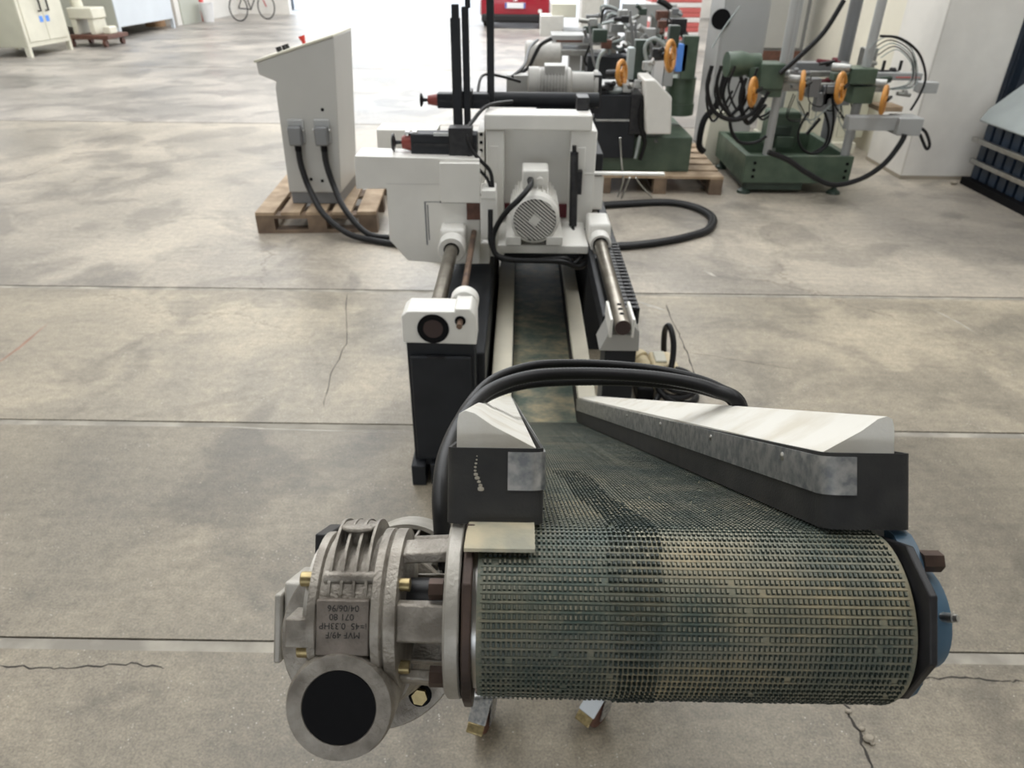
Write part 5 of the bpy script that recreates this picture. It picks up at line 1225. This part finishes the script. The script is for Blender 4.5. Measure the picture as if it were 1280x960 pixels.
b = MB(); b.cyl((-8.9, ym - 0.12, 1.16), (-8.83, ym - 0.12, 1.16), 0.10, n=16); b.cyl((-8.9, ym + 0.12, 1.16), (-8.83, ym + 0.12, 1.16), 0.10, n=16); b.build('round_gauge', 'tin_grey', ca)
floor_cab('machine_enclosure', -11.2, -9.02, 17.6, 20.5, 1.35, 0.22, 'pale_blue_grey', 'olive_grey', 'long pale blue-grey machine enclosure along the left wall', 'enclosure', 0)
t = floor_cab('tool_cabinet', -11.0, -8.95, 10.3, 12.75, 1.2, 0.2, 'pale_blue_grey', 'pale_blue_grey', 'pale cabinet cut by the left edge of the picture', 'cabinet', 1)
# small machine on a dolly
dl = thing('dolly', (-8.75, 16.2, 0), 'low wheeled dolly carrying a small cream machine', 'dolly')
b = MB(); b.box((-9.2, 15.75, 0.14), (-8.35, 16.6, 0.22)); b.build('dolly_deck', 'brown_rust', dl, bevel=0.01)
for x in (-9.12, -8.45):
    for y in (15.8, 16.5):
        b = MB(); b.cyl((x - 0.03, y, 0.07), (x + 0.03, y, 0.07), 0.07, n=16); b.build('wheel', 'brown_rust', dl)
sm = thing('bench_machine', (-8.8, 16.2, 0.22), 'small cream bench machine standing on the wheeled dolly', 'machine')
for x in (-9.1, -8.75):
    b = MB(); b.box((x, 15.9, 0.221), (x + 0.10, 16.4, 0.50)); b.build('machine_leg', 'cream_paint', sm, bevel=0.01)
b = MB(); b.box((-9.12, 15.88, 0.50), (-8.62, 16.42, 0.70)); b.build('machine_bed', 'cream_paint', sm, bevel=0.02)
b = MB(); b.cyl((-9.05, 16.2, 0.70), (-9.1, 16.2, 1.20), 0.11, n=18); b.build('machine_column', 'cream_paint', sm)
b = MB(); b.cyl((-9.1, 16.2, 1.2), (-9.1, 16.2, 1.5), 0.14, n=18); b.build('machine_head', 'blue_paint', sm)
b = MB(); b.box((-8.55, 16.0, 0.221), (-8.40, 16.3, 0.36)); b.build('machine_pedal', 'cream_paint', sm, bevel=0.02)
# wall return with red post
b = MB(); b.box((X0, 21.2, 0), (-9.25, Y1, HZ)); struct(b.build('wall_return', 'wall_white'))
b = MB(); b.box((-9.25, 22.85, 0), (-9.19, 23.05, 3.0)); struct(b.build('trim_1', 'red_plastic'))
b = MB(); b.box((-9.25, 21.5, 0), (-9.22, 22.8, 2.4)); struct(b.build('door_1', 'olive_grey'))
p = at(247, 27, z=0); p.x = -8.95; b = MB(); b.lathe([(0.14, 0), (0.19, 0.45), (0.20, 0.46), (0.20, 0.48), (0.185, 0.48), (0.13, 0.02)], (p.x, p.y, 0), (0, 0, 1), 20); tag(b.build('bucket', 'white_plastic'), 'white plastic bucket on the floor by the left wall', 'bucket')
p = at(222, 32, z=0); b = MB(); b.cyl((-9.7, 20.86, 0), (-9.7, 20.86, 1.5), 0.25, n=20); tag(b.build('cardboard_roll', 'cardboard'), 'brown cardboard drum beside the pale blue-grey enclosure', 'drum')
# bicycle
bw = at(301, 27, z=0); bq = at(319, 22, z=0)
bi = thing('bicycle', ((bw.x + bq.x) / 2, (bw.y + bq.y) / 2, 0), 'dark bicycle parked near the red post at the far left', 'bicycle')
dirv = Vector((0.55, 1.0, 0)).normalized(); rw = 0.34
c1_ = V(bw.x, bw.y, rw); c2_ = c1_ + dirv * 1.05
side = V(-dirv.y, dirv.x, 0)
for c in (c1_, c2_):
    b = MB(); b.torus(c, side, rw - 0.018, 0.018, 30, 8); wl = b.build('wheel', 'tyre', bi)
    b = MB()
    for k in range(12):
        a = 2 * math.pi * k / 12; b.cyl(c, c + dirv * math.cos(a) * (rw - 0.02) + V(0, 0, 1) * math.sin(a) * (rw - 0.02), 0.003, n=5)
    b.build('spokes', 'steel', wl)
sd = c1_ + dirv * 0.30 + V(0, 0, 0.45); bbk = c1_ + dirv * 0.45 + V(0, 0, -0.05); hd = c1_ + dirv * 0.82 + V(0, 0, 0.45)
for q0, q1 in ((c1_, sd), (c1_, bbk), (bbk, sd), (bbk, hd), (sd, hd), (hd, c2_)):
    b = MB(); b.cyl(q0, q1, 0.018, n=8); b.build('frame_tube', 'lamp_red' if q1 is c2_ else 'black_steel', bi)
b = MB(); b.box(sd - V(0.12, 0.08, -0.05), sd + V(0.12, 0.08, 0.10)); b.build('saddle', 'tyre', bi, bevel=0.02)
b = MB(); b.cyl(hd, hd + V(0, 0, 0.15), 0.015, n=8); b.tube([hd + side * 0.28 + V(0, 0, 0.15), hd + V(0, 0, 0.15), hd - side * 0.28 + V(0, 0, 0.15)], 0.014, 8, 1); b.build('handlebar', 'steel', bi)
p = at(333, 14, z=0); p.x -= 0.6; bx_ = MB(); bx_.box((p.x - 0.4, p.y, 0), (p.x + 0.3, p.y + 0.6, 0.7)); o = bx_.build('carton', 'cardboard', None, bevel=0.02); tag(o, 'brown carton on the floor behind the bicycle', 'carton')
p = at(352, 12, z=0); bx_ = MB(); bx_.lathe([(0.42, 0), (0.45, 0.05), (0.45, 0.85), (0.42, 0.9)], (p.x, p.y, 0), (0, 0, 1), 24); tag(bx_.build('steel_barrel', 'navy_sheet'), 'dark barrel standing at the far open end beside the carton', 'barrel')
